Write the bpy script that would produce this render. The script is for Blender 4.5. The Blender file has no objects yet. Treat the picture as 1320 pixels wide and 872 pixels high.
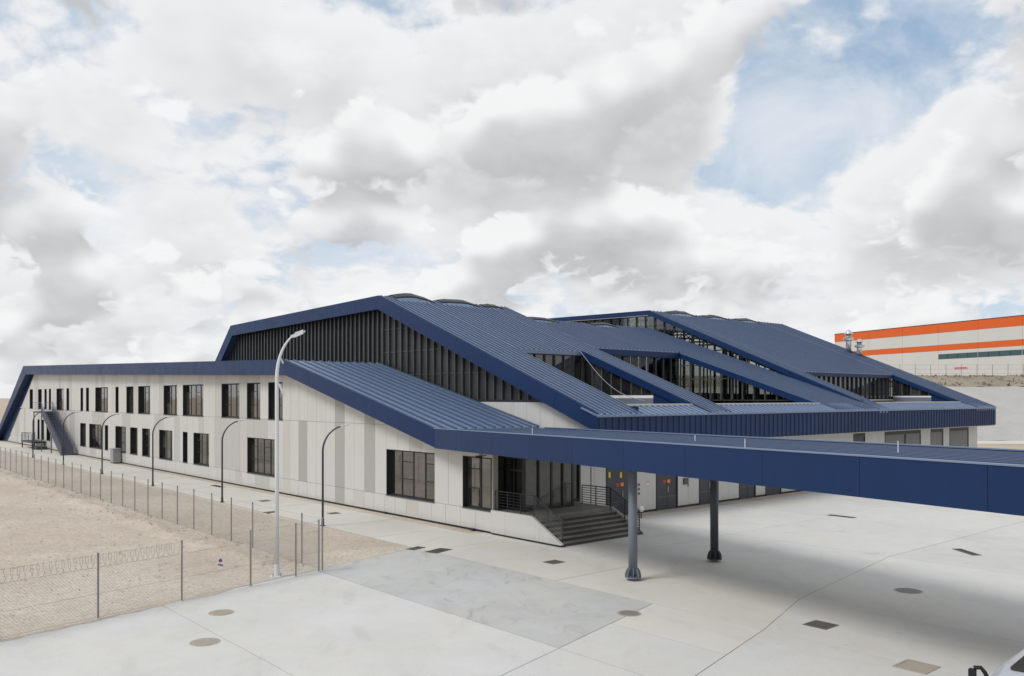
import bpy, bmesh, math, random
from mathutils import Vector, Matrix
random.seed(7)
sc = bpy.context.scene
COL = sc.collection

# ------------------------------------------------------------------ camera
cam = bpy.data.cameras.new('camera'); cam_o = bpy.data.objects.new('camera', cam); COL.objects.link(cam_o)
cam.sensor_width = 36.0; cam.lens = 36.0*1098/1320; cam.shift_y = 76/1320
cam.clip_start = 0.2; cam.clip_end = 6000
cam_o.location = (0, 0, 6.5); cam_o.rotation_euler = (math.radians(90), 0, 0)
sc.camera = cam_o

# ------------------------------------------------------------------ sun, exposure
SUN_EL = math.radians(50)
SUN_H = Vector((-0.8755, -0.483, 0)).normalized()           # horizontal direction towards the sun
sun_dir = Vector((SUN_H.x*math.cos(SUN_EL), SUN_H.y*math.cos(SUN_EL), math.sin(SUN_EL)))
sl = bpy.data.lights.new('sun', 'SUN'); sl.energy = 2.1; sl.angle = math.radians(22); sl.color = (1.0, 0.975, 0.945)
so = bpy.data.objects.new('sun', sl); COL.objects.link(so)
so.rotation_euler = (-sun_dir).to_track_quat('-Z', 'Y').to_euler()
sc.view_settings.view_transform = 'Standard'; sc.view_settings.look = 'None'
sc.view_settings.exposure = 0.0; sc.view_settings.gamma = 1.0; sc.view_settings.use_curve_mapping = False

# ------------------------------------------------------------------ node helpers
class NT:
    def __init__(s, tree): s.t = tree; s.n = tree.nodes; s.l = tree.links
    def node(s, typ, **kw):
        n = s.n.new(typ)
        for k, v in kw.items():
            setattr(n, k, v)
        return n
    def put(s, sock, v):
        if isinstance(v, bpy.types.NodeSocket): s.l.new(v, sock)
        else: sock.default_value = v
    def m(s, op, a, b=None, c=None, clamp=False):
        n = s.node('ShaderNodeMath', operation=op); n.use_clamp = clamp
        s.put(n.inputs[0], a)
        if b is not None: s.put(n.inputs[1], b)
        if c is not None: s.put(n.inputs[2], c)
        return n.outputs[0]
    def vm(s, op, a, b=None, out=0):
        n = s.node('ShaderNodeVectorMath', operation=op); s.put(n.inputs[0], a)
        if b is not None: s.put(n.inputs[1], b)
        return n.outputs[out]
    def mix(s, f, a, b, blend='MIX'):
        n = s.node('ShaderNodeMix', data_type='RGBA', blend_type=blend)
        s.put(n.inputs[0], f); s.put(n.inputs[6], a); s.put(n.inputs[7], b)
        return n.outputs[2]
    def smooth(s, v, lo, hi, a=0.0, b=1.0):
        n = s.node('ShaderNodeMapRange', interpolation_type='SMOOTHSTEP')
        s.put(n.inputs[0], v); n.inputs[1].default_value = lo; n.inputs[2].default_value = hi
        n.inputs[3].default_value = a; n.inputs[4].default_value = b
        return n.outputs[0]
    def noise(s, vec, scale, detail=4, rough=0.5, dist=0.0):
        n = s.node('ShaderNodeTexNoise'); 
        if vec is not None: s.put(n.inputs['Vector'], vec)
        n.inputs['Scale'].default_value = scale; n.inputs['Detail'].default_value = detail
        n.inputs['Roughness'].default_value = rough; n.inputs['Distortion'].default_value = dist
        return n.outputs['Fac']

# ------------------------------------------------------------------ world: blue sky with broken cumulus
world = bpy.data.worlds.new('World'); sc.world = world; world.use_nodes = True
world.cycles.sampling_method = 'MANUAL'; world.cycles.sample_map_resolution = 512
sc.cycles.max_bounces = 5; sc.cycles.diffuse_bounces = 3; sc.cycles.glossy_bounces = 3; sc.cycles.transparent_max_bounces = 10
sc.cycles.caustics_reflective = False; sc.cycles.caustics_refractive = False
wt = NT(world.node_tree); wt.n.clear()
def px_ae(x, y):                                             # a direction in the sky as azimuth, elevation
    dx = (x-660)/1098; return math.atan(dx), math.atan(((512-y)/1098)/math.hypot(1, dx))
# cloud amount by azimuth and elevation: (x, y, half-width, half-height, amount), from the sky seen over the roofs
BL = [(1000, 200, 110, 62, -.25), (985, 70, 28, 70, -.12), (885, 140, 55, 55, .12), (1090, 105, 110, 40, -.14), (880, 222, 70, 22, -.12), (950, 50, 26, 60, -.10),
      (105, 50, 90, 40, -.08), (410, 5, 150, 40, .08), (330, 160, 80, 34, -.10), (235, 240, 150, 26, -.05), (60, 170, 120, 60, .07), (1060, 300, 200, 40, .08),
      (700, 95, 260, 85, .20), (880, 70, 50, 60, .10), (1020, 55, 70, 30, .06), (430, 60, 160, 50, .06), (540, 200, 140, 40, .08), (1235, 215, 100, 85, .22),
      (850, 268, 80, 26, .15), (640, 300, 150, 38, .10), (900, 335, 130, 36, .09), (1060, 155, 75, 16, .13), (190, 165, 150, 26, .08)]
def cloud_group(name, detail, warped, scale=2.3, off=(5.3, 2.1, 0), blobs=None, crease=0.16, flat=0.34, rough=0.58):
    gt = bpy.data.node_groups.new(name, 'ShaderNodeTree')
    gt.interface.new_socket('Vector', in_out='INPUT', socket_type='NodeSocketVector')
    gt.interface.new_socket('Density', in_out='OUTPUT', socket_type='NodeSocketFloat')
    g = NT(gt); gi = g.node('NodeGroupInput'); go = g.node('NodeGroupOutput')
    dirv = g.vm('NORMALIZE', gi.outputs[0])
    sx = g.node('ShaderNodeSeparateXYZ'); g.put(sx.inputs[0], dirv)
    X, Y, Z = sx.outputs
    az = g.m('ARCTAN2', X, Y); el = g.m('ARCSINE', Z)
    zc = g.m('ADD', g.m('MAXIMUM', Z, 0.0), flat)
    cx = g.node('ShaderNodeCombineXYZ'); g.put(cx.inputs[0], g.m('DIVIDE', X, zc)); g.put(cx.inputs[1], g.m('DIVIDE', Y, zc))
    q = cx.outputs[0]
    def n2(vec, scale, det, rough, typ='FBM'):
        n = g.node('ShaderNodeTexNoise', noise_dimensions='2D', noise_type=typ); n.normalize = typ == 'FBM'
        g.put(n.inputs['Vector'], vec); n.inputs['Scale'].default_value = scale; n.inputs['Detail'].default_value = det; n.inputs['Roughness'].default_value = rough
        return n
    if warped:
        wv = g.vm('SCALE', g.vm('SUBTRACT', n2(q, scale*2.2, 2, .5).outputs['Color'], (0.5, 0.5, 0.5))); wv.node.inputs['Scale'].default_value = 0.055
        q = g.vm('ADD', q, wv)
    dens = n2(g.vm('ADD', q, off), scale, detail, rough).outputs['Fac']
    if warped:                                               # cauliflower creases
        a = g.m('ABSOLUTE', g.m('MULTIPLY_ADD', n2(q, scale*3.3, 2.5, .5).outputs['Fac'], 2.0, -1.0))
        dens = g.m('ADD', dens, g.m('MULTIPLY_ADD', a, crease, -0.22*crease))
    acc = g.m('MULTIPLY', g.m('EXPONENT', g.m('MULTIPLY', g.m('MAXIMUM', Z, 0.0), -8.0)), 0.13)   # cloud stacks up towards the horizon
    for (bx_, by_, hw, hh, amt) in (BL if blobs is None else blobs):
        a0, e0 = px_ae(bx_, by_)
        da = g.m('MULTIPLY_ADD', az, 1098/hw, -a0*1098/hw); de = g.m('MULTIPLY_ADD', el, 1098/hh, -e0*1098/hh)
        r2 = g.m('MULTIPLY_ADD', da, da, g.m('MULTIPLY', de, de))
        acc = g.m('MULTIPLY_ADD', g.m('POWER', 0.45, r2), amt, acc)
    g.put(go.inputs[0], g.m('ADD', dens, acc)); return gt
tc = wt.node('ShaderNodeTexCoord'); D0 = tc.outputs['Generated']
sky = wt.node('ShaderNodeTexSky', sky_type='NISHITA'); sky.sun_disc = False; sky.sun_elevation = SUN_EL
sky.sun_rotation = math.atan2(SUN_H.x, SUN_H.y); sky.altitude = 700; sky.air_density = 1.0; sky.dust_density = 1.6; sky.ozone_density = 1.2
def dgrp(gt, off):
    n = wt.node('ShaderNodeGroup'); n.node_tree = gt
    wt.put(n.inputs[0], D0 if off is None else wt.vm('ADD', D0, off)); return n.outputs[0]
dn = dgrp(cloud_group('cloud_density', 8, True), None)
dsoft = cloud_group('cloud_bulk', 3, False)
d1 = dgrp(dsoft, (0, 0, 0.045))
alpha = wt.smooth(dn, 0.40, 0.53)
ssep = wt.node('ShaderNodeSeparateXYZ'); wt.put(ssep.inputs[0], D0)
hz = wt.m('EXPONENT', wt.m('MULTIPLY', wt.m('MAXIMUM', ssep.outputs[2], 0.0), -7.0))
vn = wt.node('ShaderNodeTexNoise'); wt.put(vn.inputs['Vector'], D0); vn.inputs['Scale'].default_value = 4.2; vn.inputs['Detail'].default_value = 6; vn.inputs['Roughness'].default_value = .62; vn.inputs['Distortion'].default_value = .5
veil = wt.m('ADD', wt.smooth(vn.outputs['Fac'], 0.36, 0.68, 0.10, 0.78), wt.m('MULTIPLY', hz, 0.35))
haze_l = wt.m('MULTIPLY', wt.smooth(wt.m('ARCTAN2', ssep.outputs[0], ssep.outputs[1]), -0.45, 0.15, 1, 0), wt.smooth(ssep.outputs[1], 0.0, 0.4))
veil = wt.m('ADD', veil, wt.m('MULTIPLY', haze_l, 0.38), clamp=True)   # thin high cloud over the blue
grey = wt.smooth(d1, 0.53, 0.86)
fine = wt.m('MULTIPLY', wt.m('SUBTRACT', dn, dgrp(dsoft, None)), 1.3)                 # small billows
relief = wt.m('ADD', wt.m('ADD', wt.m('MULTIPLY', wt.m('SUBTRACT', dn, d1), 0.55), fine), wt.smooth(dn, 0.50, 0.66, 0.16, 0.0))
lit = wt.m('ADD', wt.m('SUBTRACT', 0.78, wt.m('MULTIPLY', grey, 0.34)), wt.m('ADD', relief, wt.m('MULTIPLY', hz, 0.10)), clamp=True)
ccol = wt.mix(lit, (5.0, 5.0, 5.08, 1), (8.75, 8.82, 8.95, 1))
blue = wt.mix(0.45, sky.outputs[0], (3.5, 6.0, 8.6, 1))
blue = wt.mix(veil, blue, (8.1, 8.4, 8.8, 1))
skyc = wt.mix(alpha, blue, ccol)
BL2 = [(690, 160, 170, 46, .30), (850, 268, 75, 28, .22), (640, 298, 130, 36, .16), (470, 205, 90, 28, .16), (905, 335, 110, 34, .16), (1230, 230, 90, 80, .16), (880, 85, 70, 70, .14), (60, 262, 80, 26, .04), (240, 330, 110, 28, .06), (110, 310, 160, 60, -.06),
       (1000, 190, 150, 75, -.30), (1090, 90, 130, 45, -.22), (200, 90, 200, 70, -.10), (560, 60, 200, 50, -.04)]
f0 = dgrp(cloud_group('puff_density', 7, True, 4.6, (1.7, 8.4, 0), BL2, 0.15, 0.48, 0.52), None)
f1 = dgrp(cloud_group('puff_bulk', 2, False, 4.6, (1.7, 8.4, 0), BL2, 0, 0.48, 0.5), (0, 0, 0.034))
fa = wt.m('MULTIPLY', wt.smooth(f0, 0.515, 0.60), wt.smooth(ssep.outputs[2], 0.0, 0.05, 0.35, 0.92))
fl_ = wt.m('ADD', wt.m('SUBTRACT', 0.92, wt.m('MULTIPLY', wt.smooth(f1, 0.46, 0.74), 0.66)), wt.m('MULTIPLY', wt.m('SUBTRACT', f0, f1), 0.9), clamp=True)
skyc = wt.mix(fa, skyc, wt.mix(fl_, (5.0, 5.06, 5.2, 1), (9.2, 9.24, 9.3, 1)))
bg = wt.node('ShaderNodeBackground'); wt.put(bg.inputs[0], skyc); bg.inputs[1].default_value = 0.10
wo = wt.node('ShaderNodeOutputWorld'); wt.l.new(bg.outputs[0], wo.inputs[0])

# ------------------------------------------------------------------ mesh helpers
class MB:
    def __init__(s): s.v = []; s.f = []; s.smooth = False
    def hexa(s, p):                                          # 8 points: bottom ring 0-3, top ring 4-7
        b = len(s.v); s.v += [tuple(x) for x in p]
        s.f += [tuple(b+i for i in q) for q in ((0,3,2,1),(4,5,6,7),(0,1,5,4),(1,2,6,5),(2,3,7,6),(3,0,4,7))]; return s
    def box(s, x0, x1, y0, y1, z0, z1):
        return s.hexa([(x0,y0,z0),(x1,y0,z0),(x1,y1,z0),(x0,y1,z0),(x0,y0,z1),(x1,y0,z1),(x1,y1,z1),(x0,y1,z1)])
    def prism(s, poly, fn, h0, h1):                          # poly of (a,b); fn(a,b,h) -> xyz
        b = len(s.v); n = len(poly)
        s.v += [tuple(fn(a, c, h0)) for a, c in poly] + [tuple(fn(a, c, h1)) for a, c in poly]
        s.f += [tuple(range(b+n-1, b-1, -1)), tuple(range(b+n, b+2*n))]
        s.f += [(b+i, b+(i+1) % n, b+n+(i+1) % n, b+n+i) for i in range(n)]; return s
    def tube(s, pts, r, n=8, cap=True, r_end=None):
        pts = [Vector(p) for p in pts]; b = len(s.v); N = len(pts)
        up = Vector((0, 0, 1)); prev = None
        for i, p in enumerate(pts):
            t = (pts[min(i+1, N-1)]-pts[max(i-1, 0)]).normalized()
            if prev is None:
                a = t.cross(up)
                if a.length < 1e-3: a = t.cross(Vector((1, 0, 0)))
            else:
                a = prev - t*prev.dot(t)
            a.normalize(); prev = a; c = t.cross(a)
            rr = r if r_end is None else r+(r_end-r)*i/(N-1)
            for k in range(n):
                w = 2*math.pi*k/n; s.v.append(tuple(p+a*(rr*math.cos(w))+c*(rr*math.sin(w))))
        for i in range(N-1):
            for k in range(n):
                s.f.append((b+i*n+k, b+i*n+(k+1) % n, b+(i+1)*n+(k+1) % n, b+(i+1)*n+k))
        if cap: s.f += [tuple(b+k for k in range(n))[::-1], tuple(b+(N-1)*n+k for k in range(n))]
        return s
    def lathe(s, prof, n=20, cx=0, cy=0):                    # prof: (r, z)
        b = len(s.v)
        for r, z in prof:
            for k in range(n):
                w = 2*math.pi*k/n; s.v.append((cx+r*math.cos(w), cy+r*math.sin(w), z))
        for i in range(len(prof)-1):
            for k in range(n):
                s.f.append((b+i*n+k, b+i*n+(k+1) % n, b+(i+1)*n+(k+1) % n, b+(i+1)*n+k))
        s.f += [tuple(b+k for k in range(n))[::-1], tuple(b+(len(prof)-1)*n+k for k in range(n))]; return s
    def mesh(s, name, mat):
        me = bpy.data.meshes.new(name); me.from_pydata(s.v, [], s.f)
        bm = bmesh.new(); bm.from_mesh(me); bmesh.ops.recalc_face_normals(bm, faces=bm.faces); bm.to_mesh(me); bm.free()
        if s.smooth:
            for p in me.polygons: p.use_smooth = len(p.vertices) == 4
        me.materials.append(mat); return me
    def obj(s, name, mat, parent=None, loc=(0,0,0), rz=0):
        return inst(name, s.mesh(name, mat), parent, loc, rz)
def inst(name, me, parent=None, loc=(0,0,0), rz=0, scale=None):
    o = bpy.data.objects.new(name, me); COL.objects.link(o); o.parent = parent; o.location = loc
    if rz: o.rotation_euler = (0, 0, rz)
    if scale: o.scale = scale
    return o
def tag(o, label=None, cat=None, group=None, kind=None):
    for k, v in (('label', label), ('category', cat), ('group', group), ('kind', kind)):
        if v: o[k] = v
    return o
def empty(name, loc=(0,0,0), rz=0, label=None, cat=None, group=None):
    o = bpy.data.objects.new(name, None); COL.objects.link(o); o.location = loc; o.rotation_euler = (0, 0, rz)
    o.empty_display_size = 0.5
    return tag(o, label, cat, group)
def copy_tree(o, parent=None):
    c = o.copy(); COL.objects.link(c); c.parent = parent
    for ch in o.children: copy_tree(ch, c)
    return c

# ------------------------------------------------------------------ materials
MATS = {}
def mat_base(name):
    m = bpy.data.materials.new(name); m.use_nodes = True; t = NT(m.node_tree)
    b = m.node_tree.nodes['Principled BSDF']; MATS[name] = m; return m, t, b
def paint(name, col, rough=0.45, spec=0.5, metal=0.0, var=0.06, scale=1.2, streak=0.0, rand=0.0, bump=0.0, bscale=3.0, coat=0.0, dirt=False):
    m, t, b = mat_base(name)
    co = t.node('ShaderNodeTexCoord').outputs['Object']; oi = t.node('ShaderNodeObjectInfo')
    geo = t.node('ShaderNodeNewGeometry')
    pos = geo.outputs['Position']
    n = t.noise(pos, scale, 5, 0.6)
    f = t.m('MULTIPLY_ADD', t.m('SUBTRACT', n, 0.5), 2*var, 1.0)
    if streak:
        sc_ = t.vm('MULTIPLY', pos, (2.2, 2.2, 0.12)); n2 = t.noise(sc_, 1.6, 4, 0.6)
        f = t.m('MULTIPLY', f, t.m('MULTIPLY_ADD', t.m('SUBTRACT', n2, 0.5), 2*streak, 1.0))
    if rand:
        f = t.m('MULTIPLY', f, t.m('MULTIPLY_ADD', t.m('SUBTRACT', oi.outputs['Random'], 0.5), 2*rand, 1.0))
    if dirt:
        sp_ = t.node('ShaderNodeSeparateXYZ'); t.put(sp_.inputs[0], pos)
        dz = t.m('SUBTRACT', 1.0, t.m('MULTIPLY', sp_.outputs[2], 1.6)); dd = t.smooth(t.m('ADD', dz, t.m('MULTIPLY', t.noise(pos, 2.2, 6, .7), 0.9)), 0.7, 1.35, 0, .16)
        run = t.smooth(t.noise(t.vm('MULTIPLY', pos, (3.5, 3.5, 0.10)), 2.0, 3, .5), 0.56, 0.76, 0, .11)
        f = t.m('MULTIPLY', f, t.m('SUBTRACT', t.m('SUBTRACT', 1.0, dd), run))
    c = t.vm('SCALE', col[:3] if not isinstance(col, bpy.types.NodeSocket) else col); t.put(c.node.inputs['Scale'], f)
    t.put(b.inputs['Base Color'], c)
    t.put(b.inputs['Roughness'], t.m('MULTIPLY_ADD', t.noise(pos, scale*2.3, 4), 0.22, rough-0.11))
    b.inputs['Metallic'].default_value = metal; b.inputs['Specular IOR Level'].default_value = spec
    if coat: b.inputs['Coat Weight'].default_value = coat; b.inputs['Coat Roughness'].default_value = 0.15
    if bump:
        bn = t.node('ShaderNodeBump'); bn.inputs['Strength'].default_value = bump; bn.inputs['Distance'].default_value = 0.02
        t.put(bn.inputs['Height'], t.noise(pos, bscale, 3)); t.l.new(bn.outputs[0], b.inputs['Normal'])
    return m
WHITE = paint('white_panel', (0.540, 0.532, 0.510), 0.42, 0.4, dirt=True, var=0.03, streak=0.035, rand=0.02, bump=0.05, bscale=1.4)
WARM = paint('beige_panel', (0.50, 0.478, 0.44), 0.42, 0.4, var=0.03, streak=0.03, rand=0.02)
GREY1 = paint('pale_grey_panel', (0.455, 0.445, 0.42), 0.42, 0.4, var=0.03, streak=0.03, rand=0.02)
GREY2 = paint('grey_panel', (0.365, 0.355, 0.335), 0.42, 0.4, var=0.03, streak=0.03, rand=0.02)
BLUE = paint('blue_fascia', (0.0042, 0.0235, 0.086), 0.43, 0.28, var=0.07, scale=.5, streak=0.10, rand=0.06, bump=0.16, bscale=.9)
ROOF = paint('blue_roof_sky_sheen', (0.126, 0.180, 0.290), 0.36, 0.7, var=0.10, scale=.6, rand=0.05, streak=0.0, bump=0.06, bscale=1.0, coat=0.3)  # fascia paint made lighter: grazing sky reflection put into the base colour
SEAM_SHADE = paint('shaded_blue_seam', (0.055, 0.084, 0.150), 0.38, 0.6, var=0.06, rand=0.06)  # same metal as the roof, darkened to paint the shaded rib sides
DARK = paint('charcoal_metal', (0.020, 0.022, 0.025), 0.45, 0.4, var=0.1, rand=0.05)
FIN = paint('graphite_fin', (0.075, 0.078, 0.078), 0.45, 0.5, var=0.12, rand=0.1)
CLAD = paint('dark_cladding', (0.040, 0.041, 0.041), 0.40, 0.5, var=0.25, scale=.7, rand=0.22, streak=.1)
CLADF = paint('dark_cladding_rib', (0.050, 0.051, 0.052), 0.42, 0.5, var=0.15, rand=0.15)
DOORG = paint('grey_door_metal', (0.17, 0.17, 0.168), 0.5, 0.4, var=0.06, rand=0.05)
CABG = paint('cabinet_grey', (0.30, 0.31, 0.315), 0.5, 0.4, var=0.06, rand=0.05)
DOORD = paint('dark_door_metal', (0.045, 0.050, 0.060), 0.45, 0.4, var=0.06, rand=0.05)
SILL = paint('sill_metal', (0.085, 0.088, 0.085), 0.45, 0.4)
CREAM = paint('pale_roof_membrane', (0.58, 0.55, 0.49), 0.7, 0.3, var=0.14, scale=.9)
SOFF = paint('soffit_metal', (0.42, 0.39, 0.34), 0.6, 0.3, var=0.04)
STEELG = paint('grey_blue_steel', (0.150, 0.175, 0.215), 0.42, 0.5, var=0.08, streak=0.08)
STEELD_SHADE = paint('dark_and_shaded_steel', (0.045, 0.052, 0.066), 0.5, 0.45, var=0.1, streak=.08)  # dark landing steel; on the rear columns it paints in canopy shade
STAIRST = paint('stair_steel', (0.060, 0.070, 0.098), 0.5, 0.5, var=0.1)
RAIL = paint('black_rail', (0.020, 0.023, 0.028), 0.4, 0.5)
POLEW = paint('white_pole', (0.62, 0.63, 0.64), 0.4, 0.5, var=0.04, streak=0.04)
POLED = paint('dark_pole', (0.040, 0.043, 0.047), 0.45, 0.5)
GALV = paint('galvanised_post', (0.235, 0.24, 0.24), 0.5, 0.5, metal=0.3, var=0.12, rand=0.08)
WIRE = paint('fence_wire', (0.34, 0.33, 0.315), 0.55, 0.5, metal=0.2)
CHROME = paint('bright_steel', (0.62, 0.62, 0.62), 0.28, 0.5, metal=0.85, var=0.05)
IRON = paint('cast_iron', (0.115, 0.105, 0.095), 0.7, 0.3, var=0.25, scale=6)
IRONM = paint('worn_iron', (0.215, 0.195, 0.175), 0.75, 0.3, var=0.25, scale=6)
IRONT = paint('dusty_iron', (0.36, 0.32, 0.27), 0.8, 0.3, var=0.22, scale=6)
RISER = paint('stair_riser', (0.070, 0.066, 0.060), 0.7, 0.3, var=0.3, scale=5, rand=0.1)
STONE = paint('stair_stone', (0.200, 0.190, 0.172), 0.65, 0.35, var=0.35, scale=5, rand=0.12)
YEL = paint('yellow_sticker', (0.75, 0.55, 0.02), 0.5); RED = paint('red_print', (0.50, 0.03, 0.02), 0.5); ORA = paint('orange_sticker', (0.80, 0.25, 0.03), 0.5)
MAG = paint('dark_red_print', (0.24, 0.05, 0.13), 0.5); SIGNW = paint('sign_white', (0.72, 0.70, 0.70), 0.4); PINK = paint('faded_pink_print', (0.62, 0.40, 0.42), 0.5)
ORANGE = paint('orange_cladding', (0.62, 0.105, 0.012), 0.45, 0.4, var=0.05, scale=.2)
WWALL = paint('off_white_cladding', (0.55, 0.545, 0.525), 0.5, 0.3, var=0.05, scale=.15, streak=.03)
TEAL = paint('teal_glazing', (0.030, 0.075, 0.090), 0.2, 0.6)
VANW = paint('van_white', (0.46, 0.48, 0.51), 0.25, 0.5, coat=0.5); RUBBER = paint('black_rubber', (0.012, 0.013, 0.014), 0.6, 0.3)
DRYPL = paint('dry_brush', (0.20, 0.165, 0.115), 0.9, 0.1, var=0.3, scale=.8)
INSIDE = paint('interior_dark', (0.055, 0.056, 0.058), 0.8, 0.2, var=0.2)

def glass_dark(name, col, ior):
    m, t, b = mat_base(name)
    geo = t.node('ShaderNodeNewGeometry'); oi = t.node('ShaderNodeObjectInfo')
    c = t.vm('SCALE', col); t.put(c.node.inputs['Scale'], t.m('MULTIPLY', t.m('MULTIPLY_ADD', t.m('POWER', oi.outputs['Random'], 3.0), 3.2, 0.5), t.m('MULTIPLY_ADD', t.noise(geo.outputs['Position'], 1.3, 4, .6), 1.6, 0.2)))
    t.put(b.inputs['Base Color'], c); b.inputs['Roughness'].default_value = 0.035; b.inputs['IOR'].default_value = ior
    bn = t.node('ShaderNodeBump'); bn.inputs['Strength'].default_value = 0.05; bn.inputs['Distance'].default_value = 0.03
    t.put(bn.inputs['Height'], t.noise(t.vm('ADD', geo.outputs['Position'], t.vm('SCALE', oi.outputs['Location'])), 0.8, 2)); t.l.new(bn.outputs[0], b.inputs['Normal'])
    return m
GLASS = glass_dark('window_glass', (0.020, 0.018, 0.016), 2.9)
LOBG = glass_dark('lobby_glass', (0.020, 0.019, 0.017), 1.65)
GLASS2 = glass_dark('tinted_glass', (0.022, 0.023, 0.024), 1.75)
def glass_clear(name, tint, op):
    m, t, b = mat_base(name); t.n.remove(b)
    out = [n for n in t.n if n.type == 'OUTPUT_MATERIAL'][0]
    tr = t.node('ShaderNodeBsdfTransparent'); tr.inputs[0].default_value = (*tint, 1)
    gl = t.node('ShaderNodeBsdfGlossy'); gl.inputs['Roughness'].default_value = 0.03; gl.inputs[0].default_value = (.8, .85, .9, 1)
    fr = t.node('ShaderNodeFresnel'); fr.inputs[0].default_value = 1.5
    mx = t.node('ShaderNodeMixShader'); t.l.new(fr.outputs[0], mx.inputs[0]); t.l.new(tr.outputs[0], mx.inputs[1]); t.l.new(gl.outputs[0], mx.inputs[2])
    t.l.new(mx.outputs[0], out.inputs[0]); return m
CLEAR = glass_clear('clear_glass', (0.84, 0.85, 0.84), 0)
TINT = glass_clear('grey_tinted_glass', (0.30, 0.31, 0.31), 0)

def concrete(name, col, var, patchy, rand=0.04):
    m, t, b = mat_base(name)
    pos = t.node('ShaderNodeNewGeometry').outputs['Position']; oi = t.node('ShaderNodeObjectInfo')
    big = t.noise(pos, 0.16, 5, 0.62, 0.6); mid = t.noise(pos, 0.9, 6, 0.65, 0.8); fine = t.noise(pos, 14, 4, 0.6)
    trow = t.noise(t.vm('MULTIPLY', pos, (0.9, 0.35, 1)), 1.1, 6, 0.7, 1.2)                # trowel sweeps and dried slurry
    f = t.m('ADD', 1.0, t.m('MULTIPLY', t.m('SUBTRACT', big, 0.5), var*1.4))
    f = t.m('ADD', f, t.m('MULTIPLY', t.m('SUBTRACT', mid, 0.5), var*0.9)); f = t.m('ADD', f, t.m('MULTIPLY', t.m('SUBTRACT', fine, 0.5), 0.16))
    f = t.m('ADD', f, t.m('MULTIPLY', t.smooth(trow, 0.52, 0.72), -patchy))
    f = t.m('ADD', f, t.m('MULTIPLY', t.m('SUBTRACT', oi.outputs['Random'], 0.5), 2*rand))
    c0 = t.mix(t.smooth(t.noise(pos, 0.28, 4, .6, .5), 0.38, 0.66), (*col, 1), (col[0]*1.01, col[1]*0.99, col[2]*0.95, 1))
    stain = t.smooth(t.noise(pos, 0.45, 5, 0.7, 1.0), 0.66, 0.80)
    c0 = t.mix(t.m('MULTIPLY', stain, 0.14), c0, (col[0]*.82, col[1]*.66, col[2]*.52, 1))
    vo = t.node('ShaderNodeTexVoronoi', feature='F1'); t.put(vo.inputs['Vector'], pos); vo.inputs['Scale'].default_value = 0.75; vo.inputs['Randomness'].default_value = 1
    spot = t.smooth(t.m('ADD', vo.outputs['Distance'], t.m('MULTIPLY', t.noise(pos, 6, 3), 0.08)), 0.06, 0.13, 1, 0)
    f = t.m('SUBTRACT', f, t.m('MULTIPLY', spot, 0.10))
    wvt = t.node('ShaderNodeTexWave', wave_type='RINGS', rings_direction='SPHERICAL'); t.put(wvt.inputs['Vector'], t.vm('ADD', pos, (-16.0, -31.0, 0.0)))
    wvt.inputs['Scale'].default_value = 0.11; wvt.inputs['Distortion'].default_value = 2.2; wvt.inputs['Detail'].default_value = 2; wvt.inputs['Detail Scale'].default_value = 0.4
    tyre = t.m('MULTIPLY', t.smooth(wvt.outputs['Fac'], 0.93, 1.0), t.smooth(t.noise(pos, 0.35, 4, .6), 0.48, 0.68))
    f = t.m('SUBTRACT', f, t.m('MULTIPLY', tyre, 0.09))
    c = t.vm('SCALE', c0); t.put(c.node.inputs['Scale'], f); t.put(b.inputs['Base Color'], c)
    b.inputs['Roughness'].default_value = 0.82; b.inputs['Specular IOR Level'].default_value = 0.35
    bn = t.node('ShaderNodeBump'); bn.inputs['Strength'].default_value = 0.25; bn.inputs['Distance'].default_value = 0.01
    t.put(bn.inputs['Height'], t.m('ADD', fine, mid)); t.l.new(bn.outputs[0], b.inputs['Normal'])
    return m
CONC = concrete('concrete_slab', (0.520, 0.518, 0.502), 0.18, 0.08)
CONCW = concrete('cream_concrete', (0.530, 0.515, 0.478), 0.15, 0.05)
CONCG = concrete('grey_concrete', (0.440, 0.444, 0.440), 0.30, 0.24)
JOINT = concrete('joint_filler', (0.33, 0.315, 0.29), 0.2, 0.1)

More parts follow.
